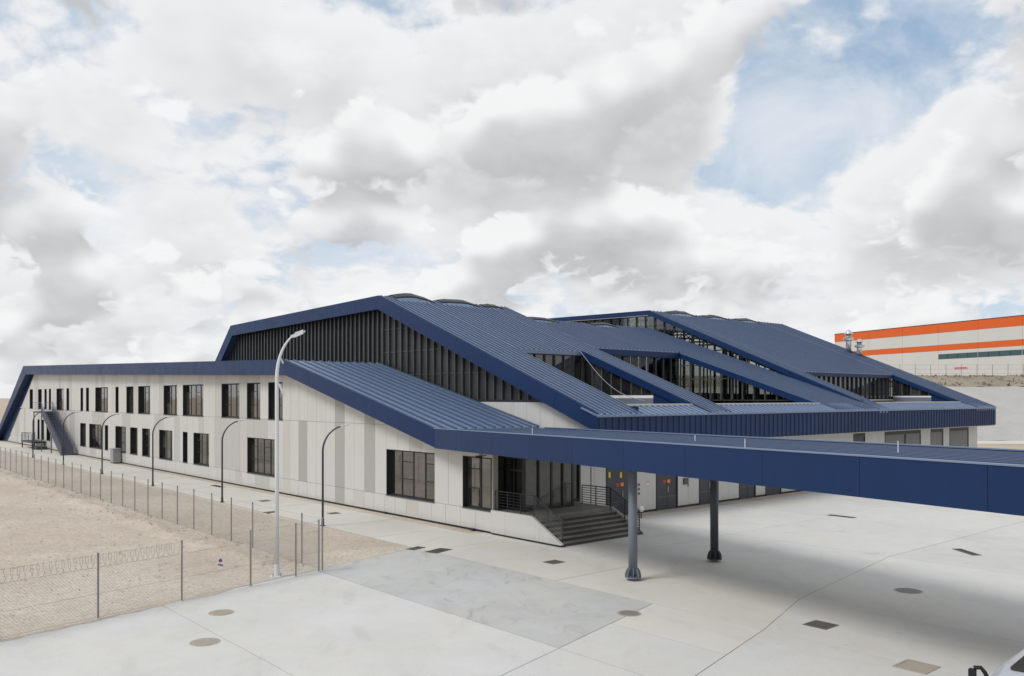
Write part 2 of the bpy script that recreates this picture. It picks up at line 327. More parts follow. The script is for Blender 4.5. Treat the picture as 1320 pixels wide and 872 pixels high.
def gravel(name, c1, c2, c3):
    m, t, b = mat_base(name)
    pos = t.node('ShaderNodeNewGeometry').outputs['Position']
    big = t.noise(pos, 0.12, 5, 0.6, 0.5); mid = t.noise(pos, 1.0, 6, 0.7)
    vo = t.node('ShaderNodeTexVoronoi', feature='F1'); t.put(vo.inputs['Vector'], pos); vo.inputs['Scale'].default_value = 13
    vo2 = t.node('ShaderNodeTexVoronoi', feature='F1'); t.put(vo2.inputs['Vector'], pos); vo2.inputs['Scale'].default_value = 5
    s1 = t.node('ShaderNodeSeparateColor'); t.put(s1.inputs[0], vo.outputs['Color']); s2 = t.node('ShaderNodeSeparateColor'); t.put(s2.inputs[0], vo2.outputs['Color'])
    c = t.mix(t.smooth(big, 0.35, 0.65), (*c1, 1), (*c2, 1))
    c = t.mix(t.smooth(mid, 0.50, 0.78), c, (*c3, 1))
    f = t.m('ADD', 0.80, t.m('ADD', t.m('MULTIPLY', s1.outputs[0], 0.26), t.m('MULTIPLY', s2.outputs[0], 0.10)))
    f = t.m('ADD', f, t.m('MULTIPLY', t.m('SUBTRACT', mid, 0.5), 0.3))
    cc = t.vm('SCALE', c); t.put(cc.node.inputs['Scale'], f); t.put(b.inputs['Base Color'], cc)
    b.inputs['Roughness'].default_value = 0.95; b.inputs['Specular IOR Level'].default_value = 0.15
    bn = t.node('ShaderNodeBump'); bn.inputs['Strength'].default_value = 0.35; bn.inputs['Distance'].default_value = 0.02
    t.put(bn.inputs['Height'], t.m('ADD', t.m('MULTIPLY', vo.outputs['Distance'], -0.5), mid)); t.l.new(bn.outputs[0], b.inputs['Normal'])
    return m
GRAV = gravel('tan_gravel', (0.430, 0.365, 0.298), (0.500, 0.440, 0.372), (0.395, 0.342, 0.282))
EARTH = gravel('dry_earth', (0.42, 0.35, 0.265), (0.46, 0.39, 0.30), (0.36, 0.31, 0.24))
BRUSH = gravel('dry_brush_earth', (0.235, 0.205, 0.160), (0.30, 0.265, 0.21), (0.17, 0.155, 0.125))
BANK = concrete('pale_bank', (0.40, 0.395, 0.38), 0.16, 0.10)
PEB = paint('pebble', (0.43, 0.36, 0.285), 0.9, 0.2, var=0.55, scale=9)

# ------------------------------------------------------------------ frames of reference
OX, OY, ROT = 2.2, 36.8, math.radians(40.8456)
CU = Vector((-math.sin(ROT), math.cos(ROT))); CV = Vector((math.cos(ROT), math.sin(ROT)))
def W(u, v, z=0): return Vector((OX+CU.x*u+CV.x*v, OY+CU.y*u+CV.y*v, z))       # along the long facade, into the site, up
def bld(name, label, cat, u=0, v=0): 
    e = empty(name, W(0, 0), ROT, label, cat); return e
FUZ = lambda u, z, v: (v, u, z)                                # polygons in (u, z) swept along v
FVZ = lambda v, z, u: (v, u, z)                                # polygons in (v, z) swept along u
FVU = lambda v, u, z: (v, u, z)
def vb(u0, u1, v0, v1, z0, z1): return MB().box(v0, v1, u0, u1, z0, z1)
def lerp_poly(pts, u):
    for (a, za), (b, zb) in zip(pts, pts[1:]):
        if a <= u <= b: return za+(zb-za)*(u-a)/(b-a)
    return pts[0][1] if u < pts[0][0] else pts[-1][1]
def offset_poly(pts, d):                                       # mitred copy of a polyline, d below it
    out = []
    for i, p in enumerate(pts):
        ns = []
        for a, b in ((i-1, i), (i, i+1)):
            if a < 0 or b >= len(pts): continue
            dx, dz = pts[b][0]-pts[a][0], pts[b][1]-pts[a][1]; L = math.hypot(dx, dz); ns.append((dz/L, -dx/L))
        if len(ns) == 1: nx, nz = ns[0]; k = 1
        else:
            nx, nz = ns[0][0]+ns[1][0], ns[0][1]+ns[1][1]; L = math.hypot(nx, nz); nx /= L; nz /= L; k = 1/(nx*ns[0][0]+nz*ns[0][1])
        out.append((p[0]+nx*d*k, p[1]+nz*d*k))
    return out
def band(parent, top, thick, v0, v1, mat, name='fascia_panel', step=3.2, first_vertical=False, gap=0.012, bot=None):
    bot = bot or offset_poly(top, thick)
    if first_vertical: bot[0] = (top[0][0], lerp_poly(bot, top[0][0]) if bot[0][0] < top[0][0] else bot[0][1])
    for (a, b, c, d) in zip(top, top[1:], bot, bot[1:]):
        L = math.hypot(b[0]-a[0], b[1]-a[1]); n = max(1, round(L/step))
        for i in range(n):
            g0 = gap/2/L if i else 0; g1 = gap/2/L if i < n-1 else 0
            t0, t1 = i/n+g0, (i+1)/n-g1
            q = [(a[0]+(b[0]-a[0])*t, a[1]+(b[1]-a[1])*t) for t in (t0, t1)]; r = [(c[0]+(d[0]-c[0])*t, c[1]+(d[1]-c[1])*t) for t in (t1, t0)]
            MB().prism(q+r, FUZ, v0, v1).obj(name, mat, parent)
def roof_strip(parent, u0, u1, v0, v1, zf, thick=0.28, pitch=0.5, rib=0.09, name='roof', mat=None, seams=True, end_pad=0.0):
    """a sloping sheet between u0 and u1 with standing seams running up the slope"""
    z0, z1 = zf(u0), zf(u1)
    m = MB().prism([(u0, z0), (u1, z1), (u1, z1-thick), (u0, z0-thick)], FUZ, v0, v1)
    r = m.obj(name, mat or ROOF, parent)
    if not seams: return r
    n = max(1, round((v1-v0)/pitch)); h = 0.075
    mm = MB().prism([(u0-0.02, z0-0.02*(z1-z0)/(u1-u0)+0.002), (u1, z1+0.002), (u1, z1+h), (u0-0.02, z0-0.02*(z1-z0)/(u1-u0)+h)], FUZ, -rib/2, rib/2).mesh('seam', SEAM_SHADE)
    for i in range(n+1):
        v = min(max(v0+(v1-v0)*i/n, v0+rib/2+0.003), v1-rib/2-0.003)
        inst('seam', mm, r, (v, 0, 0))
    return r

# ================================================================== the setting
gm = MB(); gm.v = [(-4000,-4000,-0.06),(4000,-4000,-0.06),(4000,4000,-0.06),(-4000,4000,-0.06)]; gm.f = [(0,1,2,3)]
tag(gm.obj('ground', EARTH), kind='structure')
def quad_uv(name, pts, z, mat, th=None):
    m = MB(); W_ = [W(*p) for p in pts]; n = len(pts)
    m.v = [(p.x, p.y, z) for p in W_]; m.f = [tuple(range(n))]
    if th: 
        m.v += [(p.x, p.y, z-th) for p in W_]; m.f += [(i, (i+1) % n, n+(i+1) % n, n+i) for i in range(n)]
    return m.obj(name, mat)
L1 = lambda v: 4.1+0.262*(v+5.06)                               # edge between gravel plot and yard
L2 = lambda v: -9.6+0.27*(v+7.0)
# gravel plot, left of the yard
from mathutils import noise as mn
def gz(u, v):                                                   # gentle relief, a low ridge of pushed-up sand inside the long fence
    d = min(u-L1(v), -4.95-v); k = max(0.0, min(1.0, d/2.5)); k = k*k*(3-2*k)
    h = 0.10*mn.noise((u*.22, v*.22, 0))+0.05*mn.noise((u*.7, v*.7, 4))+0.022*mn.noise((u*2.3, v*2.3, 9))
    r = math.exp(-((v+11.6+.5*mn.noise((u*.3, 3, 0)))/.55)**2)*(0.14+.12*mn.noise((u*.5, 7, 1)))
    return -0.012+k*(max(-.005, h*.8+.03)+r)
gp = MB(); us_ = []; x = 0.0
while x < 150: us_.append(x); x += .35 if x < 22 else .7 if x < 60 else 2.5
vs_ = []; x = 0.0
while x < 58: vs_.append(-4.95-x); x += .3 if x < 20 else 1.2
for v in vs_:
    for q in us_: p = W(L1(v)+q, v, gz(L1(v)+q, v)); gp.v.append((p.x, p.y, p.z))
nu = len(us_)
for j in range(len(vs_)-1):
    for i in range(nu-1): gp.f.append((j*nu+i, j*nu+i+1, (j+1)*nu+i+1, (j+1)*nu+i))
tag(gp.obj('gravel_plot', GRAV), kind='structure')
tag(quad_uv('joint_bed', [(160, -4.95), (L1(-4.95), -4.95), (L1(-60), -60), (-90, -60), (-90, 75), (4.2, 75), (4.2, 9), (5, 9), (5, 0.1), (160, .1)], -0.030, JOINT), kind='structure')
path = tag(empty('concrete_path', W(0, 0), 0), kind='structure'); yard = tag(empty('concrete_yard', W(0, 0), 0), kind='structure')
def slab(pts, mat, parent, gap=0.024, z=0.0):
    c = Vector((sum(p[0] for p in pts)/len(pts), sum(p[1] for p in pts)/len(pts)))
    o = W(0, 0); m = MB(); n = len(pts); q = []
    for i in range(n):                                          # pull every corner in by half a joint
        p0, p1, p2 = Vector(pts[i-1]), Vector(pts[i]), Vector(pts[(i+1) % n])
        d1 = (p1-p0).normalized(); d2 = (p2-p1).normalized(); s = 1 if (p1-p0).x*(p2-p1).y-(p1-p0).y*(p2-p1).x > 0 else -1
        n1 = Vector((-d1.y, d1.x))*s; n2 = Vector((-d2.y, d2.x))*s; k = 1/max(0.3, 1+n1.dot(n2))
        q.append(p1+(n1+n2)*k*gap/2*1.0)
    P = [W(a.x, a.y)-o for a in q]
    zo = z+random.uniform(-0.002, 0.002)
    m.v = [(p.x, p.y, zo) for p in P]+[(p.x, p.y, -0.05) for p in P]
    m.f = [tuple(range(n))]+[(i, (i+1) % n, n+(i+1) % n, n+i) for i in range(n)]
    return m.obj('slab', mat, parent)
# path slabs along the facade
u = 3.2
while u < 118:
    L = 4.4; slab([(u, -4.85), (u+L, -4.85), (u+L, -0.75), (u, -0.75)], CONCW, path); u += L
tag(quad_uv('gravel_strip', [(5.4, -0.75), (118, -0.75), (118, 0.3), (5.4, 0.3)], -0.010, GRAV), kind='structure')
tag(quad_uv('gravel_margin', [(4.0, 5.4), (4.0, 60), (5.2, 60), (5.2, 5.4)], -0.008, GRAV), kind='structure')
# apron round the entrance steps, and the big slabs of the yard
slab([(3.2, -4.85), (3.2, -0.75), (-4.6, -0.75), (-4.6, -4.85)], CONCW, yard); slab([(-4.6, -4.85), (-4.6, -0.75), (-11.7, -0.75), (-13.0, -4.85)], CONCW, yard)
slab([(5.4, -0.75), (3.2, -0.75), (3.2, 0.2), (5.4, .2)], CONCW, yard)
slab([(L1(-4.85), -4.85), (L2(-4.85), -4.85), (L2(-10.4), -10.4), (L1(-10.4), -10.4)], CONCG, yard)
slab([(L2(-4.85), -4.85), (-13.0, -4.85), (-13.69, -7.6), (L2(-7.6), -7.6)], CONCW, yard); slab([(L2(-7.6), -7.6), (-13.69, -7.6), (-14.4, -10.4), (L2(-10.4), -10.4)], CONC, yard)
rows = [-10.4, -16.6, -23.0, -29.5, -36, -44, -58]
for v1, v0 in zip(rows, rows[1:]):
    cu = [L1, L2, lambda v: -14.4+0.27*(v+10.4)-6, lambda v: -32+0.27*v, lambda v: -46+.27*v, lambda v: -64+.27*v]
    for a, b in zip(cu, cu[1:]): slab([(a(v1), v1), (b(v1), v1), (b(v0), v0), (a(v0), v0)], CONC, yard)
for a, b in ((-13.0, -22), (-22, -33), (-33, -48), (-48, -66)):
    slab([(a, -4.85), (b, -4.85), (b-1.4, -10.4), (a-1.4, -10.4)], CONC, yard)
    a2 = -11.7 if a == -13.0 else a
    slab([(a2, -0.75), (b, -0.75), (b, -4.85), (a, -4.85)], CONC, yard)
vr = [-0.75, 8.6, 17.5, 28, 40, 58, 75]
for v0, v1 in zip(vr, vr[1:]):
    for a, b in ((-2.6, -10.2), (-10.2, -21), (-21, -33), (-33, -48), (-48, -66)):
        if a == -2.6: slab([(-2.6, v0), (-2.6, v1), (b+0.35*0, v1), (b, v0)] if v0 > 0 else [(-2.6, v0), (-2.6, v1), (-10.2, v1), (-11.7, v0)], CONC, yard)
        else: slab([(a if (a != -10.2 or v0 > 0) else -11.7, v0), (a, v1), (b, v1), (b, v0)], CONC, yard)
    a0 = 0.0 if v0 < 0 else 4.0
    slab([(a0 if v0 > 0 else 3.2, max(v0, -0.75)), (a0 if v0 > 0 else 4.0, v1), (-2.6, v1), (-2.6, v0)], CONC, yard)
# gravel and dust spilt over the slab edge
sp = MB(); rs = random.Random(11); nn = 150; wv_ = .1
for i in range(nn+1):
    v = -5.0-(38*i/nn); wv_ = max(.02, min(.42, wv_+rs.uniform(-.09, .09))); a, b = W(L1(v)+.3, v), W(L1(v)-wv_*(.35 if v > -10.4 else 1), v)
    sp.v += [(a.x, a.y, .003), (b.x, b.y, .005)]
    if i: sp.f.append((2*i-2, 2*i-1, 2*i+1, 2*i))
tag(sp.obj('gravel_spill', GRAV), kind='structure')
# bank and verge beyond the hall, with the ground it holds up
def strip(name, rows_, mat, x0=10, x1=520, n=60, jit=0.0):
    m = MB(); R = len(rows_)
    for i in range(n+1):
        x = x0+(x1-x0)*i/n
        for (y, z) in rows_: m.v.append((x, y-0.04*(x-80)+random.uniform(-jit, jit), z+random.uniform(-jit, jit)*.4))
    for i in range(n):
        for k in range(R-1): m.f.append((i*R+k, (i+1)*R+k, (i+1)*R+k+1, i*R+k+1))
    return tag(m.obj(name, mat), kind='structure')
strip('service_road', [(118, -0.03), (126, 0.0)], CONCW)
strip('bank', [(126, 0.0), (132, 2.3), (134.5, 2.35), (143, 4.9), (145.5, 4.95), (154, 7.6), (158, 8.4)], BANK, n=220, jit=0.16)
strip('verge', [(158, 8.4), (160, 9.2), (164, 9.9), (168, 10.6), (172, 10.8)], BRUSH, n=260, jit=0.35)
strip('upper_terrace', [(172, 10.8), (200, 10.9), (420, 11)], EARTH)

# ================================================================== office wing: the long white facade
wing = bld('office_wing', 'long two storey white panelled wing under a folded blue roof band', 'building')
WTOP = [(8.37, 4.91), (25.16, 8.94), (101.87, 10.63), (122.3, 0.0)]
WBOT = [(8.24, 3.94), (24.83, 7.90), (100.6, 9.47), (120.9, 0.0)]
def ztop(u):                                                    # top of the wall behind the fascia
    if u < 8.24: return 4.30
    return lerp_poly([(8.24, 4.30), (24.83, 8.30), (98.9, 9.60), (116.0, 0.05)], u)
up = [(99.94,101.84),(95.01,97.0),(92.38,93.56),(90.16,91.26),(84.15,87.48),(81.63,82.81),(75.69,76.76),(73.38,74.51),(66.44,70.96),(62.83,63.85),(58.2,60.37),(53.45,56.81),(46.6,49.9),(40.78,45.26),(33.82,37.12),(30.28,32.49),(26.78,28.98)]
lo = [(96.19,97.34),(93.81,94.84),(90.51,92.5),(74.6,76.89),(68.71,73.26),(66.36,67.47),(60.54,63.9),(57.01,59.2),(53.51,55.69),(47.73,51.04),(44.18,45.26),(39.58,42.87),(28.0,32.44),(9.4,13.98),(4.76,7.03)]
up.sort(); lo.sort()
ZS = (0.20, 1.07, 3.60, 4.96, 7.50)
grey_cols = {2: [(18.59, 19.71, GREY2), (15.16, 16.29, GREY2), (23.30, 24.47, GREY2), (25.68, 26.7, WARM), (33.74, 35.14, GREY1), (36.2, 37.3, GREY1), (46.0, 47.2, GREY1)],
             3: [(18.59, 19.71, GREY2), (15.16, 16.29, GREY2)],
             1: [(18.59, 19.71, GREY2), (10.9, 12.0, WARM), (28.8, 30.0, GREY1), (25.68, 26.7, WARM)]}
cells = []                                                      # (u0, u1, z0 or fn, z1 or fn, tier)
def split(u0, u1, marks, w=1.13):
    pts = [u0]
    ms = sorted(x for x in marks if u0+0.2 < x < u1-0.2)
    for x in ms+[u1]:
        L = x-pts[-1]; n = max(1, round(L/w)); a = pts[-1]
        pts += [a+L*(i+1)/n for i in range(n)]
    return list(zip(pts, pts[1:]))
def gaps(wins, u0, u1):
    out = []; a = u0
    for w0, w1 in wins:
        if w0 > a: out.append((a, w0))
        a = w1
    if a < u1: out.append((a, u1))
    return out
END = 116.5
marks = {t: [x for c in cs for x in c[:2]] for t, cs in grey_cols.items()}
for a, b in split(4.76, END-0.5, marks[1]): cells.append((a, b, 0.10, 1.07, 1))
for a0, b0 in gaps(lo, 4.72, END-2):
    for a, b in split(a0, b0, marks[2]): cells.append((a, b, 1.07, 4.96, 2))
for w0, w1 in lo:
    for a, b in split(w0, w1, []): cells.append((a, b, 3.60, 4.96, 4))
for a0, b0 in gaps(up, 4.72, 108):
    for a, b in split(a0, b0, marks[3]): cells.append((a, b, 4.96, 12, 3))
for w0, w1 in up:
    for a, b in split(w0, w1, []): cells.append((a, b, 7.50, 12, 5))
wall = MB(); far = {id(WHITE): (WHITE, MB()), id(GREY1): (GREY1, MB()), id(WARM): (WARM, MB())}
near_cells = []
for (a, b, z0, z1, t) in cells:
    za, zb = min(z1, ztop(a)), min(z1, ztop(b))
    if max(za, zb) <= z0+0.05: continue
    za = max(za, z0+0.01); zb = max(zb, z0+0.01)
    wall.hexa([(0.012, a, z0), (0.30, a, z0), (0.30, b, z0), (0.012, b, z0), (0.012, a, za), (0.30, a, za), (0.30, b, zb), (0.012, b, zb)])
    col = None
    for c0, c1, mt in grey_cols.get(t, []):
        if c0-0.05 <= (a+b)/2 <= c1+0.05: col = mt
    if col is None:
        r = random.random()
        if t in (4,): col = GREY1 if r < .33 else WHITE
        elif t == 2 and a > 28: col = GREY1 if r < .26 else (WARM if r < .33 else WHITE)
        elif t in (3, 5) and a > 28: col = GREY1 if r < .16 else (WARM if r < .3 else WHITE)
        elif t == 1 and a > 20: col = GREY1 if r < .12 else WHITE
        else: col = WARM if r < .06 else WHITE
    g_ = 0.008; th = random.uniform(0.050, 0.056)
    pts = [(-th, a+g_, z0+g_), (0.012, a+g_, z0+g_), (0.012, b-g_, z0+g_), (-th, b-g_, z0+g_), (-th, a+g_, za-g_), (0.012, a+g_, za-g_), (0.012, b-g_, zb-g_), (-th, b-g_, zb-g_)]
    if a < 58: near_cells.append((pts, col))
    else: far.setdefault(id(col), (col, MB()))[1].hexa(pts)
wall_o = wall.obj('facade', JOINT, wing)
for pts, col in near_cells: MB().hexa(pts).obj('panel', col, wall_o)
for mt, m in far.values():
    if m.v: tag(m.obj('far_panels', mt, wall_o), kind='stuff')
# plinth line, its dark colour painting the shadow below the panels
vb(4.76, 116, -0.005, 0.3, -0.05, 0.095).obj('plinth', DARK, wing)
def window(parent, u0, u1, z0, z1, v=0.0, depth=0.26, glass=GLASS, seed=0):
    """recessed window: reveal, frame, mullions, panes"""
    r = random.Random(seed); f = 0.055; w = MB()
    for (a, b, c, d) in ((u0, u1, z1-0.03, z1), (u0, u1, z0, z0+0.03), (u0, u0+0.03, z0+0.03, z1-0.03), (u1-0.03, u1, z0+0.03, z1-0.03)):
        w.box(v-0.045, v+depth+0.05, a, b, c, d)
    win = w.obj('window', DARK, parent)
    a, b, c, d = u0+0.03, u1-0.03, z0+0.03, z1-0.03; y0, y1 = v+depth-0.06, v+depth
    fr = MB()
    for (p, q, s, t) in ((a, b, d-f, d), (a, b, c, c+f), (a, a+f, c+f, d-f), (b-f, b, c+f, d-f)): fr.box(y0, y1, p, q, s, t)
    fr.obj('frame', DARK, win)
    W_ = b-a-2*f; n = 1 if W_ < 1.3 else 2 if W_ < 2.5 else 3 if W_ < 3.8 else 4
    cuts = [a+f+W_*i/n for i in range(n+1)]; mw = 0.03
    MB().box(v-0.09, v+0.02, u0-0.02, u1+0.02, z0-0.035, z0).obj('sill', SILL, win)
    for x in cuts[1:-1]: MB().box(y0-0.004, y1-0.002, x-mw, x+mw, c+f, d-f).obj('mullion', DARK, win)
    for i, (x0, x1) in enumerate(zip(cuts, cuts[1:])):
        x0 += mw if i else 0; x1 -= mw if i < n-1 else 0
        hs = [c+f, d-f]
        if n > 1 and (i+seed) % 2 == 0: hs = [c+f, c+f+0.36*(d-c), c+f+0.74*(d-c), d-f]
        for j, (h0, h1) in enumerate(zip(hs, hs[1:])):
            lo_ = h0+(0.025 if j else 0); hi_ = h1-(0.025 if j < len(hs)-2 else 0)
            t1, t2 = r.uniform(-.004, .004), r.uniform(-.004, .004)
            m = MB(); m.hexa([(y1-0.032+t1, x0, lo_), (y1-0.02, x0, lo_), (y1-0.02, x1, lo_), (y1-0.032, x1, lo_), (y1-0.032+t1+t2, x0, hi_), (y1-0.02, x0, hi_), (y1-0.02, x1, hi_), (y1-0.032+t2, x1, hi_)])
            m.obj('pane', glass, win)
            if j: MB().box(y0, y1-0.003, x0, x1, h0-0.025, h0+0.025).obj('transom', DARK, win)
    if r.random() < 0.5 and z1 > 5:                             # a half-drawn blind shows behind some panes
        pass
    return win
for i, (a, b) in enumerate(up): window(wing, a, b, 4.96, 7.50, seed=i)
for i, (a, b) in enumerate(lo): window(wing, a, b, 1.07, 3.60, seed=i+31)
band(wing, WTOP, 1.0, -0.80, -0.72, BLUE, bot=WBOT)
# roof sheets of the wing (behind the fascia)
zw = lambda u: lerp_poly(WTOP, u)-0.06
roof_strip(wing, 8.40, 25.16, -0.70, 6.35, zw, pitch=0.62, rib=0.13)
roof_strip(wing, 25.16, 101.87, -0.70, 6.35, zw, seams=False)
m = MB().prism([(101.87, 10.55), (122.2, 0.0), (121.0, 0.0), (100.7, 9.52)], FUZ, -0.71, 6.35); m.obj('roof_end', BLUE, wing)
MB().prism([(98.9, 9.62), (100.9, 9.5), (121.0, 0.0), (116.0, 0.0)], FUZ, 0.02, 6.3).obj('soffit_shade_fill', BLUE, wing)  # blue wedge whose colour stands in for the sloping end's shaded soffit
MB().prism([(8.3, 3.97), (24.8, 7.93), (100.5, 9.49), (100.5, 9.54), (24.8, 7.98), (8.3, 4.02)], FUZ, -0.71, 0.0).obj('soffit', SOFF, wing)
MB().prism([(5.0, 0.0), (5.0, 4.25), (8.3, 4.3), (25, 8.2), (98.5, 9.3), (116, 0.0)], FUZ, 6.2, 6.3).obj('rear_wall', WHITE, wing)
# outlet under the canopy, security camera
vb(6.05, 6.35, -0.16, -0.02, 0.02, 0.12).obj('drain_outlet', DARK, wing)
vb(14.0, 14.2, -0.10, -0.02, 0.02, 0.10).obj('drain_outlet', DARK, wing)
camo = MB().tube([(-0.06, 5.2, 3.72), (-0.42, 5.15, 3.66)], 0.03, 8).obj('security_camera', GALV, wing)
MB().box(-0.72, -0.40, 5.06, 5.20, 3.60, 3.72).obj('camera_housing', DARK, camo); MB().box(-0.45, -0.38, 5.0, 5.26, 3.72, 3.80).obj('camera_bracket', GALV, camo)

# ---- entrance end of the wing: glazed front on u = 5, lobby, white wall
ent = MB()
EU = 4.95
def glazed(parent, along, a0, a1, fixed, z0, z1, bars, rails, mat=LOBG, t=0.05, name='glazed_screen', fr=DARK):
    """glazed screen; along 'v' (fixed u) or 'u' (fixed v); each pane its own mesh"""
    def bx(p, q, s, e, z0_, z1_): return MB().box(p, q, s, e, z0_, z1_) if along == 'v' else MB().box(s, e, p, q, z0_, z1_)
    m = MB(); n = bars; base = bx(a0, a1, fixed-t, fixed+t, z0, z0+0.1); hd = bx(a0, a1, fixed-t, fixed+t, z1-0.1, z1)
    m.v = base.v+hd.v; m.f = base.f+[tuple(i+8 for i in f) for f in hd.f]
    s = m.obj(name, fr, parent)
    xs = [a0+(a1-a0)*i/n for i in range(n+1)]
    for x in xs: bx(max(a0, x-0.035), min(a1, x+0.035), fixed-t+0.004, fixed+t-0.004, z0+0.1, z1-0.1).obj('mullion', fr, s)
    zs = [z0+0.1]+[z0+(z1-z0)*r for r in rails]+[z1-0.1]
    for r in rails: bx(a0+.035, a1-.035, fixed-t+0.008, fixed+t-0.008, z0+(z1-z0)*r-0.03, z0+(z1-z0)*r+0.03).obj('transom', fr, s)
    for x0, x1 in zip(xs, xs[1:]):
        for k, (h0, h1) in enumerate(zip(zs, zs[1:])):
            bx(x0+0.035, x1-0.035, fixed-0.012, fixed+0.006, h0+(0.03 if k else 0), h1-(0.03 if k < len(zs)-2 else 0)).obj('pane', mat, s)
    return s
glazed(wing, 'v', 0.06, 5.95, EU, 1.12, 4.2, 5, (0.68,))
vb(4.78, 5.2, 5.95, 6.25, 0, 4.25).obj('pier', WHITE, wing)
# lobby box standing forward of the screen
lob = MB(); 
for (a, b, c, d) in ((3.50, 3.62, .86, .98), (3.50, 3.62, 2.6, 2.72), (3.50, 3.62, 4.04, 4.16)): lob.box(c, d, a, b, 1.12, 3.9)
lob.box(0.84, 4.18, 3.46, EU-.06, 3.55, 3.93)
lobby = lob.obj('lobby', DARK, wing)
vb(3.53, 3.57, 1.0, 2.58, 1.2, 3.55).obj('pane', LOBG, lobby); vb(3.53, 3.57, 2.74, 4.02, 1.2, 3.55).obj('pane', LOBG, lobby)
vb(3.64, 4.85, .90, .94, 1.2, 3.55).obj('pane', LOBG, lobby); vb(3.64, 4.85, 4.08, 4.12, 1.2, 3.55).obj('pane', LOBG, lobby)
vb(4.22, 4.30, .88, .97, 1.2, 3.55).obj('mullion', DARK, lobby); vb(3.62, 4.89, .885, .965, 2.95, 3.07).obj('transom', DARK, lobby)
vb(3.49, 4.85, 0.87, 4.15, 1.125, 1.19).obj('threshold', DARK, lobby)
vb(3.45, 3.49, 1.75, 1.83, 1.2, 3.5).obj('door_stile', DARK, lobby); vb(3.45, 3.49, 3.35, 3.43, 1.2, 3.5).obj('door_stile', DARK, lobby)
# inside the entrance
vb(5.2, 12, 0.4, 6.1, 1.0, 1.1).obj('floor', STONE, wing)
vb(11.0, 11.1, 0.4, 6.1, 1.1, 4.2).obj('inner_wall', WARM, wing)

# ---- entrance steps
st = bld('entrance_steps', 'dark stone entrance steps with white flank wall and black railings', 'steps')
vb(2.0, 4.88, 0.02, 5.25, 0.0, 1.10).obj('landing', STONE, st)
NS = 7
for i in range(NS-1):                                            # each tread its own slab with a nosing
    u0 = 0.06+i*0.32; h = 1.10/NS
    vb(u0+.02, 2.0, 0.02, 5.25, h*i+0.001 if i else 0, h*(i+1)-0.035).obj('riser', RISER, st)
    k = 4; 
    for j in range(k):
        a = 0.02+5.23*j/k; b = 0.02+5.23*(j+1)/k
        vb(u0-0.01, u0+0.335, a+0.004, b-0.004, h*(i+1)-0.034, h*(i+1)).obj('tread', STONE, st)
fl = MB().prism([(4.74, 0.09), (4.74, 1.14), (1.98, 1.16), (1.78, 1.10), (-0.06, 0.14), (-.02, 0.09)], FUZ, -0.14, 0.0); fl.obj('flank_wall', WHITE, st)
vb(0.05, 4.7, -0.11, -0.02, -0.03, 0.085).obj('plinth', DARK, st)
fl = MB().prism([(4.7, 0.0), (4.7, 1.12), (2.0, 1.12), (0.0, 0.12), (0.0, 0.0)], FUZ, 5.27, 5.40); fl.obj('flank_wall', WHITE, st)
def railing(parent, p0, p1, h=0.95, nb=6, mat=RAIL, posts=2, r=0.028, name='railing'):
    p0, p1 = Vector(p0), Vector(p1); m = MB(); m.tube([p0+Vector((0,0,h)), p1+Vector((0,0,h))], r, 6)
    o = m.obj(name, mat, parent)
    for i in range(posts):
        q = p0.lerp(p1, i/(posts-1)); MB().tube([q, q+Vector((0,0,h))], r, 6).obj('post', mat, o)
    for k in range(nb):
        z = h*(k+1)/(nb+1); MB().tube([p0+Vector((0,0,z)), p1+Vector((0,0,z))], r*.6, 5).obj('bar', mat, o)
    return o
r1 = railing(st, (0.10, 1.95, 1.10), (0.10, 0.12, 0.17), posts=3, nb=7)
MB().tube([(0.10, 0.12, 1.12), (0.10, -0.02, 1.05), (0.28, -0.06, 1.0), (0.42, 0.0, 0.92)], 0.022, 6).obj('rail_end', RAIL, r1)
railing(st, (0.10, 4.70, 1.10), (0.10, 1.97, 1.10), posts=4, nb=6, r=.018); railing(st, (5.15, 3.9, 1.10), (5.15, 1.97, 1.10), posts=3, nb=7)
railing(st, (5.15, 1.95, 1.10), (5.15, 0.12, 0.17), posts=3, nb=7)

# ================================================================== folded entrance canopy
BX, BY = W(8.37, -0.80).x, W(8.37, -0.80).y
CROT = math.atan2(0.483, 0.8755)
can = empty('entrance_canopy', (BX, BY, 0), CROT, 'long deep blue canopy sailing out over the yard on round steel columns', 'canopy')
can.rotation_euler = (-0.0064, 0, CROT)
CL, CWD = 38.0, 6.5; ZB, ZT = 3.93, 4.91
n = 12
for i in range(n):                                               # front and back fascia, panel by panel
    y1, y0 = -CL*i/n, -CL*(i+1)/n
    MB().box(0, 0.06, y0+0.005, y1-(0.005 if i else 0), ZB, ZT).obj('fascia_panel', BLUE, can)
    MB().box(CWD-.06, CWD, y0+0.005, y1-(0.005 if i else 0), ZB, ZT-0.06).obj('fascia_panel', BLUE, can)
MB().box(0.06, CWD-.06, -CL, -CL+.06, ZB, ZT-.05).obj('fascia_panel', BLUE, can)
MB().box(0.07, CWD-.07, -CL+.07, -0.0, ZB+0.03, ZB+0.10).obj('soffit', SOFF, can)
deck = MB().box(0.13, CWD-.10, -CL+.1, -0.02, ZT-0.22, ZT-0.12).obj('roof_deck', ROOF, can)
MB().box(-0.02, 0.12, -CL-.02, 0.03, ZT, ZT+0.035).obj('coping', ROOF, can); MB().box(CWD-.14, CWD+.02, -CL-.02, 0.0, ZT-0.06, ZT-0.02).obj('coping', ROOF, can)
sm = MB().box(-0.035, 0.035, -CL+.12, -0.05, ZT-0.12, ZT-0.065).mesh('seam', SEAM_SHADE)
for i in range(12): inst('seam', sm, deck, (0.5+i*0.5, 0, 0))
